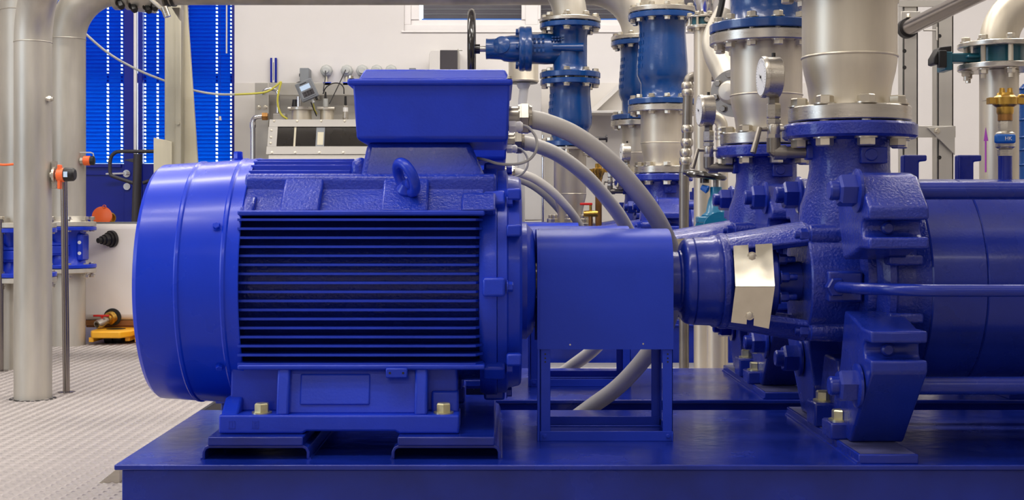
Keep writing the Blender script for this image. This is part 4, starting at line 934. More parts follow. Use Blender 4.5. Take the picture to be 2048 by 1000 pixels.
# black leads
def lead(name, pts, r, m, lab, cat='cable', grp='leads above the inspection tank'):
    P = [PX(x, y, D) for x, y, D in pts]; return tag(B().tube(spline(P, 5), r, 8).ob(name, m), lab, cat, grp)
lead('black_lead', ((688, 188, 9.3), (687, 175, 9.3), (679, 167, 9.32), (665, 167, 9.33), (652, 175, 9.33), (646, 188, 9.33)), .004, 'black', 'short black lead arching between the sensor and the grey probe')
lead('black_lead', ((651, 142, 9.72), (651, 155, 9.6), (648, 172, 9.4), (647, 182, 9.34)), .004, 'black', 'black lead hanging from the first wall socket')
lead('black_lead', ((691, 140, 9.72), (683, 158, 9.6), (670, 185, 9.45), (659, 207, 9.3)), .004, 'black', 'black lead running down from the second wall socket')
lead('black_lead', ((622, 205, 9.2), (627, 218, 9.25), (633, 232, 9.3)), .004, 'black', 'black lead under the grey controller')
lead('yellow_lead', ((626, 203, 9.2), (629, 218, 9.25), (634, 228, 9.3)), .004, 'yellowhose', 'yellow lead under the grey controller')
# controller
cc = PX(613, 180, 9.1); ct = thing('controller', cc, 'tilted grey controller with lit display above the inspection tank', 'controller')
tl = math.radians(24); uu = Vector((math.cos(tl), 0, math.sin(tl))); ww = Vector((-math.sin(tl), 0, math.cos(tl))); nn_ = Vector((0, -1, 0))
def obox(a0, a1, b0, b1, n0, n1, name, m, par, bev=.003):
    b = B(); b.add([cc + uu * a + ww * e + nn_ * q for a in (a0, a1) for e in (b0, b1) for q in (n0, n1)], [(0, 1, 3, 2), (4, 6, 7, 5), (0, 4, 5, 1), (2, 3, 7, 6), (0, 2, 6, 4), (1, 5, 7, 3)])
    return b.ob(name, m, par, bev)
obox(-.062, .062, -.068, .068, -.05, .0, 'housing', 'greybox', ct, .006)
obox(-.05, .05, -.055, .058, -.001, .004, 'front_panel', 'greybox', ct, .003)
obox(-.037, .035, .004, .038, .0035, .0055, 'display', 'screen', ct, .001)
kp = obox(-.036, .044, -.045, -.006, .0035, .0055, 'keypad', 'anthracite', ct, .004)
for i in range(3):
    for j in range(2): obox(-.022 + .02 * i, -.010 + .02 * i, -.038 + .016 * j, -.028 + .016 * j, .005, .0065, 'key', 'black', kp, .001)
obox(-.03, .02, .047, .053, .0035, .005, 'name_strip', 'black', ct, .001)
obox(.0, .018, -.10, -.068, -.035, -.015, 'cable_gland', 'socket', ct, .004); obox(.03, .046, -.09, -.068, -.035, -.015, 'cable_gland', 'black', ct, .004)
b = B(); b.box(cc.x - .02, cc.x + .02, cc.y + .045, 9.7, cc.z - .02, cc.z + .02); b.ob('mounting_arm', 'brushed', ct)
# wall items
WYd = WY - .005
q = PX(610, 152, 9.7); t = thing('junction_box', (q.x, 9.72, q.z), 'grey junction box on the wall above the controller', 'junction box')
w0, w1, h0, h1 = PX(601, 0, 9.7).x, PX(619, 0, 9.7).x, PX(0, 165, 9.7).z, PX(0, 137, 9.7).z
B().box(w0, w1, 9.66, 9.797, h0, h1).ob('box', 'greybox', t, .004)
B().cyl((w0 - .012, 9.72, (h0 + h1) / 2 + .005), (w0, 9.72, (h0 + h1) / 2 + .005), .012).ob('gland', 'black', t)
B().tube(spline([(w0 + .01, 9.72, h0 + .01), (w0 - .03, 9.72, h0 - .0), (w0 - .07, 9.74, h0 - .03)], 5), .004, 8).ob('cable', 'anthracite', t)
snames = ['first wall socket from the left, above the controller', 'second wall socket from the left', 'third wall socket, left of the middle', 'fourth wall socket, second from the right', 'fifth wall socket, rightmost of the row']
for i, x in enumerate((651, 692, 723, 752, 781)):
    q = PX(x, 140, 9.72)
    t = thing('wall_socket', (q.x, 9.79, q.z), 'grey round ' + snames[i], 'socket', 'row of grey wall sockets')
    B().lathe([(0, .046), (.03, .046), (.036, .042)], (q.x, 9.795, q.z), (0, -1, 0), 8).ob('base', 'socket', t, .004)
    B().lathe([(.03, .038), (.045, .036), (.05, .025), (.07, .022)], (q.x, 9.795, q.z), (0, -1, 0), 24).ob('cap', 'socket', t)
    B().box(q.x - .006, q.x + .006, 9.75, 9.795, q.z - .09, q.z - .045).ob('wire_entry', 'board', t)
for x in (655, 694):
    q = PX(x, 168, 9.6); tag(B().box(q.x - .03, q.x + .03, 9.58, 9.797, q.z - .012, q.z + .012).ob('pipe_clip', 'blue', None, .003), 'small blue clip on the panel edge under the %s wall socket' % ('first' if x < 670 else 'second'), 'clip')
t = thing('wall_thermometer', PX(547, 166, 9.79), 'narrow wall thermometer with white scale and blue edges', 'thermometer')
for a, c in ((541, 545), (550, 554)): B().box(PX(a, 0, 9.79).x, PX(c, 0, 9.79).x, 9.775, 9.798, PX(0, 165, 9.79).z, PX(0, 116, 9.79).z).ob('edge_bar', 'doorblue', t, .002)
B().box(PX(545, 0, 9.79).x, PX(550, 0, 9.79).x, 9.78, 9.798, PX(0, 165, 9.79).z, PX(0, 116, 9.79).z).ob('scale', 'whiteplastic', t)
B().cyl((PX(547.5, 0, 9.79).x, 9.778, PX(0, 160, 9.79).z), (PX(547.5, 0, 9.79).x, 9.778, PX(0, 125, 9.79).z), .003, 8).ob('glass_tube', 'chrome', t)
t = thing('panel_frame', PX(520, 0, 9.6), 'stainless support frame of upright and cross sheets behind the inspection tank', 'frame')
t.location.z = 0
B().box(PX(511, 0, 9.6).x, PX(538, 0, 9.6).x, 9.58, 9.62, 0, PX(0, 166, 9.6).z).ob('upright', 'brushed', t, .002)
B().box(PX(538, 0, 9.6).x, PX(862, 0, 9.6).x, 9.58, 9.60, PX(0, 191, 9.6).z, PX(0, 166, 9.6).z).ob('cross_sheet', 'brushed', t, .002)
B().box(PX(538, 0, 9.7).x, PX(862, 0, 9.7).x, 9.70, 9.72, 0, PX(0, 190, 9.7).z).ob('back_sheet', 'brushed', t, .002)
for x in (518, 531): inst('screw', bolt(.014, .008, 'bolt'), t, (PX(x, 0, 9.58).x, 9.58, PX(0, 215, 9.58).z), (0, -1, 0))
# chrome tubes
def wallpipe(pts, r, lab, m='chrome'):
    P = [PX(x, y, D) for x, y, D in pts]; t = thing('chrome_pipe', P[0], lab, 'pipe', 'bright wall pipes')
    B().tube(spline(P, 6), r, 14).ob('tube', m, t); return t
t = wallpipe(((506, 330, 9.4), (506, 270, 9.4), (506, 245, 9.4), (510, 236, 9.4), (520, 233, 9.4), (532, 233, 9.4)), .017, 'bright pipe elbow left of the inspection tank, going down')
q = PX(533, 233, 9.4); b = B(); b.hexp((q.x - .03, 9.4, q.z), XA, .03, .04); b.ob('union_nut', 'copper', t)
q = PX(506, 250, 9.4); b = B(); b.lathe([(-.02, .021), (.0, .022), (.02, .021)], q, ZA, 20); b.ob('press_ring', 'chrome', t)
wallpipe(((528, 190, 9.5), (528, 184, 9.5), (534, 179, 9.5), (545, 178, 9.5), (553, 181, 9.5), (556, 188, 9.5), (556, 200, 9.5), (556, 226, 9.5)), .014, 'small bright pipe bow under the wall thermometer')
q = PX(556, 214, 9.5); tag(B().box(q.x - .03, q.x + .06, 9.46, 9.56, PX(0, 240, 9.4).z, PX(0, 226, 9.4).z).ob('connection_block', 'brushed', None, .003), 'small stainless block at the end of the pipe bow', 'block')
# grey unit with dark front, above the terminal box
t = thing('wall_unit', PX(890, 140, 9.55), 'pale wall unit with dark front above the terminal box', 'wall unit')
a, c, e_ = PX(858, 0, 9.5).x, PX(880, 0, 9.5).x, PX(915, 0, 9.5).x; z0, z1 = PX(0, 190, 9.5).z, PX(0, 100, 9.5).z
B().prism([(a, z0), (c, z0), (c, z1), (a + .015, z1), (a, z1 - .03)], 9.5, 9.797, 'y').ob('housing', 'cabinet', t, .004)
B().box(c, e_, 9.5, 9.797, z0, z1).ob('dark_cover', 'anthracite', t, .004)
b = B(); b.box(e_, e_ + .008, 9.52, 9.797, z0, z1 + .01); b.cyl((e_ - .02, 9.55, z1 + .005), (e_ + .035, 9.55, z1 + .005), .005, 8); b.ob('mounting_plate', 'brushed', t)
q = PX(823, 134, 9.6); tag(B().box(q.x - .024, q.x + .024, 9.7, 9.797, q.z - .012, q.z + .004).ob('cable_duct_end', 'greybox', None, .002), 'tiny grey duct end just above the terminal box lid', 'duct')
# white cabinet with seams right of the terminal box
t = thing('white_cabinet', PX(1045, 0, 9.2), 'tall white cabinet with panel seams behind the cable glands', 'cabinet'); t.location.z = 0
ca, cb_ = PX(985, 0, 9.2).x, PX(1083, 0, 9.2).x
for i, (y0, y1) in enumerate(((165, 229), (231, 300), (302, 370), (372, 440), (442, 700))):
    B().box(ca, cb_, 9.2, 9.70, max(0, PX(0, y1, 9.2).z), PX(0, y0, 9.2).z).ob('panel', 'cabinet', t, .004)
t = wallpipe(((1086, 665, 9.1), (1086, 500, 9.1), (1086, 380, 9.1), (1086, 270, 9.1)), .012, 'thin upright bright tube beside the white cabinet')
# hood with white down pipe
t = thing('round_hood', PX(1047, 162, 8.6), 'round stainless hood with white down pipe left of the blue gate valve', 'hood')
q = PX(1047, 162, 8.6); r = .098
B().lathe([(q.z - .01, .05), (q.z - .01, r), (q.z, r + .004), (q.z + .01, r), (q.z + .29, r), (q.z + .30, .05)], (q.x, 8.6, 0), ZA, 40).ob('drum', 'steel', t)
B().lathe([(q.z - .016, .02), (q.z - .016, r * .95), (q.z - .009, r * .95)], (q.x, 8.6, 0), ZA, 40).ob('rubber_base', 'anthracite', t)
B().lathe([(q.z - .05, .034), (q.z - .03, .044), (q.z - .02, .044), (q.z - .01, .05)], (q.x, 8.6, 0), ZA, 32).ob('collar', 'whiteplastic', t)
B().tube([(q.x + .005, 8.6, q.z - .04), (q.x - .005, 8.6, q.z - .12), (q.x - .015, 8.6, q.z - .25), (q.x - .015, 8.6, 0)], [.030, .030, .026, .024], 20).ob('down_pipe', 'whiteplastic', t)
# ---------------------------------------------------------------- gate valve line in the middle
GD = 7.6; g = PX(1140, 0, GD); GX = g.x
zy = lambda y, D=GD: PX(0, y, D).z
sp = thing('suction_pipe', (GX, GD, 0), 'stainless pipe with reducer and bolted foot flange behind the guard', 'pipe')
B().lathe([(zy(447), .07), (zy(440), .071), (zy(425), .073), (zy(405), .085), (zy(392), .094), (zy(300), .094), (zy(300), .05)], (GX, GD, 0), ZA, 48).ob('reducer', 'steel', sp)
b = B(); b.torus((GX, GD, zy(388)), ZA, .0935, .003, 40, 6); b.ob('weld_bead', 'steel', sp)
B().lathe(flange(zy(455), zy(446), .145, .05, .003), (GX, GD, 0), ZA, 48).ob('foot_flange', 'turned', sp)
B().lathe([(0, .072), (zy(455), .072)], (GX, GD, 0), ZA, 40).ob('lower_pipe', 'steel', sp)
ring_bolts(sp, bolt(.020, .022, 'bolt', tip=.022), (GX, GD, zy(446)), ZA, .115, 8, a0=math.radians(-100))
B().lathe(flange(zy(301), zy(295), .160, .05, .003), (GX, GD, 0), ZA, 48).ob('flange', 'turned', sp)
ck = check_valve(GX, GD, zy(294), zy(160), .93); ck['label'] = 'blue check valve hanging below the horizontal gate valve'
ring_bolts(ck, stud(.019, .034, .017), (GX, GD, zy(295)), ZA, .148, 8, a0=math.radians(-100))
gv = thing('gate_valve', (GX, GD, zy(157)), 'blue gate valve lying sideways with large black handwheel', 'valve')
B().lathe(flange(zy(157), zy(146), .176, .07, .003), (GX, GD, 0), ZA, 64).ob('flange', 'valve', gv)
B().lathe(flange(zy(58), zy(48), .176, .07, .003), (GX, GD, 0), ZA, 64).ob('flange', 'valve', gv)
B().lathe([(zy(148), .12), (zy(142), .104), (zy(130), .099), (zy(75), .099), (zy(63), .106), (zy(57), .12)], (GX, GD, 0), ZA, 48).ob('body', 'valve', gv)
xx = lambda p: PX(p, 0, GD).x
gzc = zy(98)
B().lathe([(xx(1142) - 0, .07), (xx(1120), .086), (xx(1090), .090), (xx(1066), .087), (xx(1060), .095)], (0, GD, gzc), XA, 48).ob('side_barrel', 'valve', gv, smooth=60)
bf = B().lathe([(xx(1064), .08), (xx(1063), .126), (xx(1060), .130), (xx(1053), .130), (xx(1051), .126), (xx(1049), .126), (xx(1047), .130), (xx(1041), .130), (xx(1038), .124), (xx(1037), .07)], (0, GD, gzc), XA, 24).ob('bonnet_flange', 'valve', gv)
for w in range(6):
    a = math.radians(30 + 60 * w); inst('bonnet_bolt', bolt(.016, .014, 'valve'), gv, (xx(1037) - .0, GD + .108 * math.sin(a), gzc + .108 * math.cos(a)), (-1, 0, 0))
B().lathe([(xx(1040), .078), (xx(1022), .078), (xx(1008), .072), (xx(1002), .062), (xx(978), .058), (xx(972), .060), (xx(971), .02)], (0, GD, gzc), XA, 40).ob('bonnet', 'valve', gv, smooth=50)
b = B(); b.lathe([(0, .05), (.012, .05), (.022, .03), (.024, 0)], (xx(1004), GD - .058, gzc + .015), (-.3, -1, .1), 28); b.ob('bonnet_boss', 'valve', gv)
b = B(); b.tube([(xx(1105), GD - .085, gzc - .0), (xx(1165), GD - .105, gzc - .004)], [.02, .026], 12); b.ob('guide_rib', 'valve', gv)
b = B(); random.seed(5)
for r_ in range(3):
    for i in range(4): b.box(xx(1067) + r_ * .024, xx(1067) + r_ * .024 + .012, GD - .0935, GD - .08, gzc + .05 - i * .026, gzc + .066 - i * .026)
for r_ in range(2):
    for i in range(8): b.box(xx(1102) + i * .017, xx(1102) + i * .017 + .011, GD - .094, GD - .07, gzc + (.036 if r_ else .052), gzc + (.046 if r_ else .060))
tag(b.ob('cast_marks', 'valve', gv), kind='stuff')
B().cyl((xx(956), GD, gzc), (xx(973), GD, gzc), .017).ob('stem', 'turned', gv)
hw = B(); hw.torus((xx(943.5), GD, gzc), XA, .212, .0215, 56, 14); hw.cyl((xx(948), GD, gzc), (xx(960), GD, gzc), .028); hw.cyl((xx(944), GD, gzc), (xx(950), GD, gzc), .05)
for k in range(5):
    a = 2 * PI * k / 5 + .3; hw.tube([(xx(946), GD, gzc), (xx(944.5), GD + .11 * math.sin(a), gzc + .11 * math.cos(a)), (xx(943.5), GD + .205 * math.sin(a), gzc + .205 * math.cos(a))], .013, 8)
hwo = hw.ob('handwheel', 'blackpaint', gv); tag(hwo, 'black handwheel seen edge-on')
ring_bolts(gv, stud(.019, .036, .017), (GX, GD, zy(157.5)), ZA, .148, 8, a0=math.radians(-100))
ring_bolts(gv, stud(.019, .034, .017), (GX, GD, zy(47)), ZA, .148, 8, a0=math.radians(-100))
tp = thing('top_elbow', (GX, GD, zy(46)), 'stainless elbow bolted on top of the sideways gate valve', 'pipe')
B().lathe(flange(zy(46), zy(38), .178, .07, .003), (GX, GD, 0), ZA, 64).ob('flange', 'turned', tp)
B().lathe([(zy(47), .05), (zy(47), .14), (zy(45.5), .14)], (GX, GD, 0), ZA, 40).ob('gasket', 'gasket', tp)
Rr = .30; pth = [(GX, GD, zy(40)), (GX, GD, zy(36))] + elbow_pts((GX - Rr, GD, zy(36)), Rr, 0, PI / 2, (1, 0, 0), (0, 0, 1))[1:] + [(-6.45, GD, zy(36) + Rr)]
B().tube([Vector(q) for q in pth], .100, 36).ob('elbow', 'steelv', tp, smooth=50)
# brass cock stand and red lever
q = PX(1197, 455, 7.9); t = thing('brass_standpipe', (q.x, 7.9, 0), 'brass standpipe with coupling, right of the stainless reducer', 'pipe')
B().cyl((q.x, 7.9, 0), (q.x, 7.9, PX(0, 352, 7.9).z), .020, 20).ob('pipe', 'copper', t)
z_ = PX(0, 352, 7.9).z; b = B(); b.lathe([(z_ - .02, .024), (z_ + .0, .027), (z_ + .02, .038), (z_ + .045, .038), (z_ + .05, .022), (z_ + .075, .02)], (q.x, 7.9, 0), ZA, 24); b.box(q.x - .055, q.x + .055, 7.885, 7.915, z_ + .022, z_ + .042); b.ob('coupling', 'brass', t)
q = PX(1160, 408, 7.4); t = thing('red_lever_valve', (q.x + .05, 7.45, q.z), 'small valve with red lever in front of the stainless reducer', 'valve')
B().box(q.x, q.x + .07, 7.39, 7.41, q.z - .007, q.z + .007).ob('lever', 'red', t, .003)
b = B(); b.cyl((q.x + .06, 7.4, q.z), (q.x + .06, 7.4, q.z - .05), .008, 10); b.lathe([(0, .016), (.04, .02), (.08, .016)], (q.x + .02, 7.4, q.z - .055), XA, 16); b.ob('body', 'brass', t)
B().cyl((q.x + .06, 7.4, q.z - .06), (q.x + .06, 7.4, 0), .012).ob('stand_tube', 'copper', t)
# small stub and drain fittings on the wall at right of the check valve
t = thing('wall_stub', PX(1200, 277, 9.0), 'dark short valve spindle on the wall behind the grey cable', 'fitting')
q = PX(1200, 277, 9.0); b = B(); b.cyl((q.x - .04, 9.0, q.z), (q.x + .04, 9.0, q.z), .012); b.cyl((q.x + .04, 9.0, q.z), (q.x + .05, 9.0, q.z), .026); b.cyl((q.x - .03, 9.0, q.z), (q.x - .03, WY, q.z), .01); b.ob('spindle', 'anthracite', t)
t = thing('cable_tray', PX(1210, 225, 9.6), 'pale horizontal wall tray with diagonal brace beside the blue check valves', 'tray')
q0, q1 = PX(1170, 223, 9.6), PX(1300, 228, 9.6)
B().box(q0.x, q1.x, 9.5, 9.797, q1.z, q0.z).ob('tray', 'cabinet', t, .002)
a, c = PX(1184, 222, 9.7), PX(1250, 160, 9.7); b = B(); b.add([(a.x - .02, 9.68, a.z), (a.x + .03, 9.68, a.z), (c.x + .03, 9.68, c.z), (c.x - .02, 9.68, c.z), (a.x - .02, 9.79, a.z), (a.x + .03, 9.79, a.z), (c.x + .03, 9.79, c.z), (c.x - .02, 9.79, c.z)], [(0, 1, 2, 3), (7, 6, 5, 4), (0, 4, 5, 1), (1, 5, 6, 2), (2, 6, 7, 3), (3, 7, 4, 0)]); b.ob('brace', 'cabinet', t, .002)
# ---------------------------------------------------------------- pipework between the second and third set
ID = 6.2
def I(x, y, D=ID): return PX(x, y, D)
t = thing('slim_riser', (I(1405, 0).x, ID, 0), 'slim stainless riser with small wafer valve between the blue check valves', 'pipe')
q = I(1405, 0); r = .041
B().lathe([(0, r), (I(0, 58).z, r)], (q.x, ID, 0), ZA, 36).ob('pipe', 'steel', t)
B().lathe(flange(I(0, 58).z, I(0, 52).z, .072, .02, .002), (q.x, ID, 0), ZA, 36).ob('flange', 'turned', t)
B().lathe([(I(0, 52).z, .05), (I(0, 37).z, .05)], (q.x, ID, 0), ZA, 32).ob('wafer_valve', 'tealdark', t)
B().lathe([(0, .014), (.02, .012)], (q.x + .01, ID - .05, I(0, 43).z), (0, -1, 0), 16).ob('valve_spindle', 'turned', t)
B().lathe(flange(I(0, 37).z, I(0, 33).z, .072, .02, .002), (q.x, ID, 0), ZA, 36).ob('flange', 'turned', t)
ring_bolts(t, stud(.012, .03, .012), (q.x, ID, I(0, 45).z), ZA, .060, 6, a0=.5)
b = B(); n = 9; prof = []
z0 = I(0, 33).z
for k in range(22): prof.append((z0 + .012 * k, .040 + .024 * math.sin(min(1, k / 9) * PI / 2) + (.003 if k % 2 else 0)))
b.lathe(prof, (q.x + .02, ID, 0), (.25, 0, 1), 36) if False else b.lathe(prof, (q.x + .02, ID, 0), ZA, 36); b.ob('braided_hose', 'chrome', t)
t = thing('black_lever', I(1437, 20, 5.0), 'black flat lever hanging down left of the second check valve', 'lever')
a = [I(1432, 68, 5.0), I(1436, 40, 5.0), I(1443, 10, 5.0), I(1447, -15, 5.0)]
b = B(); b.tube(spline(a, 4), .012, 8); b.ob('handle', 'black', t)
b = B(); b.cyl(I(1447, -15, 5.0), I(1500, -18, 5.0), .015); b.ob('spindle', 'darksteel', t)
# inclined pipe and flange disc
t = thing('inclined_pipe', I(1440, 150, 6.0), 'inclined stainless pipe ending in a round bolted flange behind the second riser', 'pipe')
pts = [I(1452, 20, 5.9), I(1430, 70, 5.9), I(1432, 105, 5.85), I(1452, 150, 5.75), I(1468, 190, 5.65)]
B().tube(spline(pts, 6), [.045 + .012 * min(1, i / 10) for i in range(25)], 28).ob('bent_pipe', 'steelv', t, smooth=50)
fc_ = I(1466, 186, 5.5); fd = Vector((-.50, -.86, .0)).normalized()
B().lathe([(-.024, .03), (-.024, .100), (0, .100), (.0, .052), (.012, .05), (.02, .03)], fc_, fd, 48).ob('round_flange', 'greysteel', t)
B().lathe([(-.02, .048), (.01, .050), (.05, .048), (.075, .035), (.082, 0)], fc_, fd, 32).ob('dished_hub', 'steelv', t)
ring_bolts(t, bolt(.014, .012, 'greysteel'), fc_, fd, .078, 8, a0=.2)
# pressed-fit line
t = thing('pressfit_line', (I(1377, 0).x, ID + .1, 0), 'press-fitted steel line with couplings beside the tall blue check valve', 'pipe')
L1 = lambda x, y: I(x, y, ID + .1)
b = B(); b.tube(spline([L1(1430, 153), L1(1400, 153), L1(1384, 154), L1(1377, 162), L1(1376, 185), L1(1375, 220), L1(1373, 300), L1(1368, 345)], 5), .024, 16); b.ob('tube', 'greysteel', t)
for (x, y, d_) in ((1415, 153, XA), (1407, 153, XA), (1376, 185, ZA), (1375, 172, ZA), (1375, 258, ZA), (1374, 285, ZA), (1372, 305, ZA), (1371, 322, ZA)):
    b = B(); p_ = L1(x, y); b.lathe([(-.018, .026), (-.01, .030), (.0, .031), (.01, .030), (.018, .026)], p_, d_, 24); b.ob('coupling', 'turned', t)
B().cyl(L1(1368, 345), (L1(1368, 0).x, ID + .1, 0), .024).ob('drop', 'greysteel', t)
t = thing('small_elbow', I(1440, 300, 5.9), 'stainless tube elbow right of the second gauge', 'pipe')
b = B(); b.tube(spline([I(1420, 235, 5.9), I(1432, 236, 5.9), I(1441, 244, 5.9), I(1444, 258, 5.9), I(1444, 300, 5.9)], 6) + [Vector((I(1444, 0, 5.9).x, 5.9, 0))], .027, 18); b.ob('tube', 'steel', t)
for y in (258, 268, 276): b = B(); b.lathe([(-.008, .029), (0, .031), (.008, .029)], I(1444, y, 5.9), ZA, 20); b.ob('press_ring', 'turned', t)
# teal valve with black handwheel
TD = 5.75; c = I(1432, 0, TD); zt_ = lambda y: PX(0, y, TD).z
t = thing('teal_valve', (c.x, TD, zt_(455)), 'bright teal valve with black handwheel behind the second pump', 'valve')
B().lathe([(zt_(450), .04), (zt_(440), .062), (zt_(430), .062), (zt_(424), .045), (zt_(400), .034), (zt_(392), .026), (zt_(374), .026)], (c.x, TD, 0), ZA, 28).ob('body', 'teal', t, smooth=50)
B().lathe(flange(zt_(446), zt_(433), .085, .03, .004), (c.x - .01, TD, 0), ZA, 6).ob('body_flange', 'teal', t, .004)
b = B(); b.lathe([(-.12, .075), (-.105, .075), (-.10, .045), (.10, .045), (.105, .075), (.12, .075)], (c.x, TD, zt_(458)), YA, 28); b.ob('ports', 'teal', t)
B().cyl((c.x, TD, zt_(380)), (c.x, TD, zt_(352)), .012).ob('stem', 'greysteel', t)
b = B(); b.torus((c.x - .05, TD, zt_(350)), (.12, -.1, 1), .085, .013, 40, 10); b.cyl((c.x - .05, TD, zt_(346)), (c.x - .05, TD, zt_(366)), .02)
for k in range(3):
    w = 2 * PI * k / 3 + .4; b.tube([(c.x - .05, TD, zt_(352)), (c.x - .05 + .08 * math.cos(w), TD + .08 * math.sin(w), zt_(350))], .009, 8)
b.ob('handwheel', 'blackpaint', t)
B().cyl((c.x, TD, zt_(470)), (c.x, TD, 0), .04).ob('support_pipe', 'steel', t)
b = B(); q = I(1403, 374, TD); b.lathe([(0, .012), (.03, .018), (.035, .008)], q, (1, -.4, -.5), 16); b.ob('lever_tip', 'lever', t)
# cable duct on the floor between second and third set
tag(B().box(.2, 2.6, 6.35, 6.58, .0, .07).ob('floor_duct', 'brushed', None, .004), 'pale steel duct lying on the floor beyond the second skid', 'duct')
# ---------------------------------------------------------------- right side: wall frame, black tube, valve and pipe
RD = 8.0
def Rp(x, y, D=RD): return PX(x, y, D)
t = thing('strut_frame', (Rp(1850, 0).x, RD, 0), 'stainless strut frame with slotted uprights behind the foreground riser', 'frame')
def upright(a, c, face):
    b = B(); b.box(Rp(a, 0).x, Rp(c, 0).x, RD, RD + .012, 0, 2.4); b.box(Rp(a, 0).x, Rp(a, 0).x + .01, RD, RD + .10, 0, 2.4); b.box(Rp(c, 0).x - .01, Rp(c, 0).x, RD, RD + .10, 0, 2.4)
    return b.ob('upright', 'brushed', t, .002)
u1 = upright(1806, 1836, 1); u2 = upright(1875, 1907, 1)
for (x, ys) in ((1809, (102, 135)), (1879, (72, 315))):
    for y in ys: b = B(); q = Rp(x, y); b.lathe([(0, .012), (.001, .012)], (q.x, RD, q.z), (0, -1, 0), 16); b.ob('slot', 'black', u1 if x < 1850 else u2)
for (y0, y1) in ((0, 14), (252, 275)): B().box(Rp(1796, 0).x, Rp(1910, 0).x, RD - .012, RD, Rp(0, y1).z, Rp(0, y0).z).ob('cross_bar', 'brushed', t, .002)
B().prism([(Rp(1852, 0).x, Rp(0, 256).z), (Rp(1907, 0).x, Rp(0, 252).z), (Rp(1907, 0).x, Rp(0, 310).z)], RD - .026, RD - .012, 'y').ob('gusset', 'brushed', t, .002)
inst('gusset_bolt', bolt(.014, .01, 'bolt'), t, (Rp(1871, 262).x, RD - .026, Rp(0, 262).z), (0, -1, 0))
B().box(Rp(1797, 0).x, Rp(1836, 0).x, RD - .05, RD - .012, Rp(0, 65).z, Rp(0, 25).z).ob('clamp_plate', 'brushed', t, .003)
b = B(); q = Rp(1870, 62); b.cyl((q.x - .08, RD - .03, q.z), (q.x, RD - .03, q.z), .006, 8); b.cyl((q.x, RD - .03, q.z + .02), (q.x, RD - .03, q.z - .06), .008, 8); b.ob('threaded_rod', 'brushed', t)
a, c = Rp(1812, 58, 7.7), Rp(1995, -30, 6.6)
t = thing('black_tube', a, 'shiny dark tube slanting up to the right, clamped on the strut frame', 'tube')
B().tube([a, a.lerp(c, .3), a + (c - a) * 2.6], .046, 28).ob('tube', 'darksteel', t)
dd = (c - a).normalized(); b = B(); b.lathe([(0, .046), (0, .058), (.04, .058), (.04, .046)], a + dd * .0, dd, 32); b.ob('rubber_ring', 'black', t)
inst('clamp_screw', bolt(.012, .02, 'bolt'), t, a + dd * .02 + Vector((0, -.02, .06)), ZA)
QD = 5.2
def Q(x, y, D=QD): return PX(x, y, D)
qx = Q(1998, 0).x; r = .0745
t = thing('marked_pipe', (qx, QD, 0), 'stainless pipe with purple arrow, flanges and elbow at the right edge', 'pipe')
B().lathe([(0, r), (Q(0, 142).z, r), (Q(0, 140).z, .04)], (qx, QD, 0), ZA, 48).ob('pipe', 'steel', t)
B().lathe(flange(Q(0, 141).z, Q(0, 130).z, .158, .05, .003), (qx, QD, 0), ZA, 56).ob('flange', 'turned', t)
B().lathe(flange(Q(0, 97).z, Q(0, 87).z, .158, .05, .003), (qx, QD, 0), ZA, 56).ob('flange', 'turned', t)
z_ = Q(0, 90).z; Rr = .165
B().tube([Vector((qx, QD, z_))] + elbow_pts((qx + Rr, QD, z_ + .01), Rr, PI, PI / 2, (1, 0, 0), (0, 0, 1)) + [Vector((qx + 1.2, QD, z_ + .01 + Rr))], r, 40).ob('elbow', 'steel', t, smooth=50)
ring_bolts(t, stud(.0175, .057, .017, 'bolt', tip=.02), (qx, QD, Q(0, 114).z), ZA, .13, 8, a0=math.radians(-92))
b = B()
def on_pipe(w, z): return (qx + (r + .0008) * math.sin(w), QD - (r + .0008) * math.cos(w), z)
w0 = math.radians(-62); zs = (Q(0, 345).z, Q(0, 283).z, Q(0, 255).z)
for wa, wb, za, zb in ((w0 - .05, w0 + .05, zs[0], zs[1]),): b.add([on_pipe(wa, za), on_pipe(wb, za), on_pipe(wb, zb), on_pipe(wa, zb)], [(0, 1, 2, 3)])
b.add([on_pipe(w0 - .13, zs[1]), on_pipe(w0 + .16, zs[1]), on_pipe(w0 + .0, zs[2])], [(0, 1, 2)])
b.ob('flow_arrow', 'purple', t)
b = B(); z_ = Q(0, 203).z; w0 = math.radians(-70); pts = [on_pipe(math.radians(-75 + 6 * i), z_ + .0005 * i) for i in range(7)]; b.tube(pts, .001, 6); b.ob('pen_mark', 'greysteel', t)
t = thing('wafer_valve', (qx, QD, Q(0, 129).z), 'dark teal wafer valve with black grip between flanges at right', 'valve')
B().lathe([(Q(0, 130).z, .06), (Q(0, 130).z, .098), (Q(0, 97).z, .098), (Q(0, 97).z, .06)], (qx, QD, 0), ZA, 48).ob('body', 'tealdark', t)
b = B(); b.box(Q(1895, 0).x, qx - .06, QD - .035, QD + .035, Q(0, 126).z, Q(0, 108).z); b.box(Q(1925, 0).x, qx - .05, QD - .06, QD - .03, Q(0, 119).z, Q(0, 113).z); b.ob('neck', 'tealdark', t, .006)
b = B(); b.box(Q(1882, 0).x, Q(1897, 0).x, QD - .05, QD + .05, Q(0, 143).z, Q(0, 106).z); b.ob('head_plate', 'tealdark', t, .004)
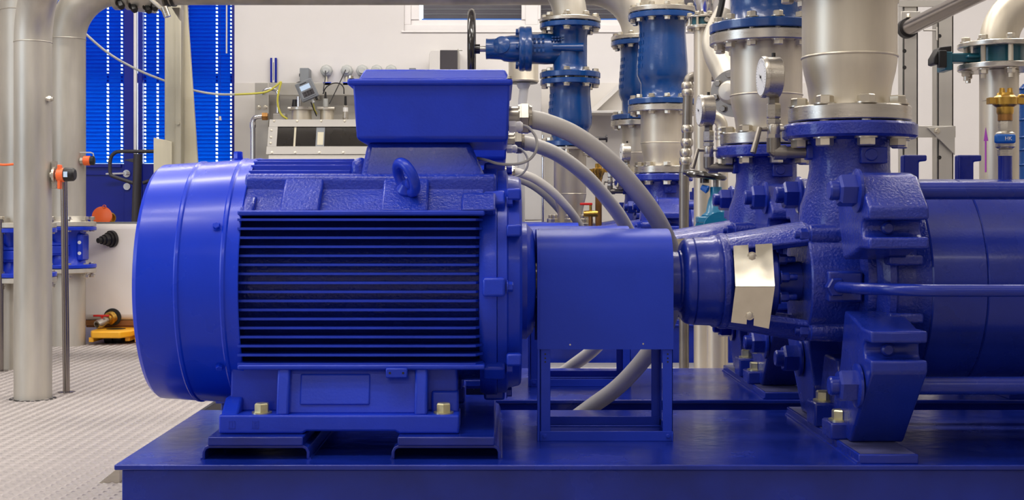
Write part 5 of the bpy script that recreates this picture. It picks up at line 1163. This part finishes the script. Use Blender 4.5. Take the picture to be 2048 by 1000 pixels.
b = B(); b.prism([(Q(1860, 0).x, Q(0, 118).z), (Q(1872, 0).x, Q(0, 97).z), (Q(1896, 0).x, Q(0, 94).z), (Q(1896, 0).x, Q(0, 106).z), (Q(1880, 0).x, Q(0, 112).z), (Q(1868, 0).x, Q(0, 132).z), (Q(1860, 0).x, Q(0, 130).z)], QD - .045, QD + .03, 'y'); b.box(Q(1868, 0).x, Q(1884, 0).x, QD - .06, QD - .03, Q(0, 138).z, Q(0, 104).z); b.ob('grip', 'black', t, .004)
# vent cock on the foreground pump
vx = 1.274
t = thing('vent_cock', (vx, AY, .955), 'blue levered vent cock with brass coupling on top of the foreground pump', 'valve')
zz_ = lambda y: PX(0, y, AY).z
b = B(); b.hexp((vx, AY, .955), ZA, .019, .018); b.lathe([(.972, .015), (.978, .024), (1.012, .024), (1.018, .015)], (vx, AY, 0), ZA, 20); b.hexp((vx, AY, 1.016), ZA, .017, .03); b.ob('body', 'turned', t)
lv = B().box(vx - .04, vx + .012, AY - .042, AY - .028, .985, 1.008).ob('lever', 'lever', t, .005)
cv_ = bpy.data.curves.new('lettering', 'FONT'); cv_.body = 'HK'; cv_.size = .013; cv_.extrude = .0004; cv_.align_x = 'CENTER'; cv_.align_y = 'CENTER'
to = bpy.data.objects.new('lettering', cv_); COL.objects.link(to); bpy.context.view_layer.update()
tm = bpy.data.meshes.new_from_object(to.evaluated_get(bpy.context.evaluated_depsgraph_get())); bpy.data.objects.remove(to); tm.materials.clear(); tm.materials.append(M['whiteplastic'])
lt = bpy.data.objects.new('lettering', tm); COL.objects.link(lt); lt.parent = lv; lt.location = Vector((vx - .008, AY - .0423, .9965)) - origin(lv); lt.rotation_euler = (PI / 2, 0, 0)
b = B(); b.cyl((vx, AY - .02, .997), (vx, AY - .03, .997), .01); b.ob('lever_spindle', 'turned', t)
B().lathe([(1.044, .018), (1.062, .018)], (vx, AY, 0), ZA, 24).ob('thread', 'copper', t)
b = B(); b.lathe([(1.060, .019), (1.066, .021), (1.078, .021), (1.084, .030), (1.102, .031), (1.108, .022), (1.114, .020)], (vx, AY, 0), ZA, 28); b.box(vx - .043, vx + .043, AY - .012, AY + .012, 1.086, 1.102)
for s in (-1, 1): b.lathe([(1.11, .008), (1.126, .006)], (vx + .01 * s, AY - .005, 0), ZA, 12)
b.torus((vx + .042, AY, 1.098), YA, .010, .004, 16, 8); b.ob('coupling', 'brass', t)
# blue ribbed casing at the right edge
t = thing('blue_casing', (PX(2062, 0, 6.6).x, 6.6, 0), 'bright blue ribbed casing cut by the right picture edge', 'casing')
c = PX(2066, 0, 6.6).x
B().lathe([(0, .07), (PX(0, 170, 6.6).z - .02, .07), (PX(0, 168, 6.6).z, .05)], (c, 6.6, 0), ZA, 32).ob('barrel', 'valve', t)
for y in (178, 205, 240, 275, 300, 330): B().torus((c, 6.6, PX(0, y, 6.6).z), ZA, .07, .006, 32, 8).ob('rib', 'valve', t)
# aluminium edge profile where the tread plates end beside the skid
t = thing('edge_profile', (-1.18, 4.7, 0), 'triangular aluminium edge profile with black trench-shade strip on the floor beside the skid', 'floor trim')
B().prism([(-1.21, .0), (-1.145, .0), (-1.145, .05)], 3.94, 4.95, 'y').ob('ramp', 'turned', t, .001)
B().prism([(-1.24, .0), (-1.145, .0), (-1.145, .055), (-1.16, .055)], 4.95, 5.6, 'y').ob('trench_shade_strip', 'black', t, .002)  # black wedge stands in for the shadow of the trench
for o_ in list(COL.objects):
    if o_.type == 'EMPTY' and not o_.get('label'): print('NOLABEL', o_.name)
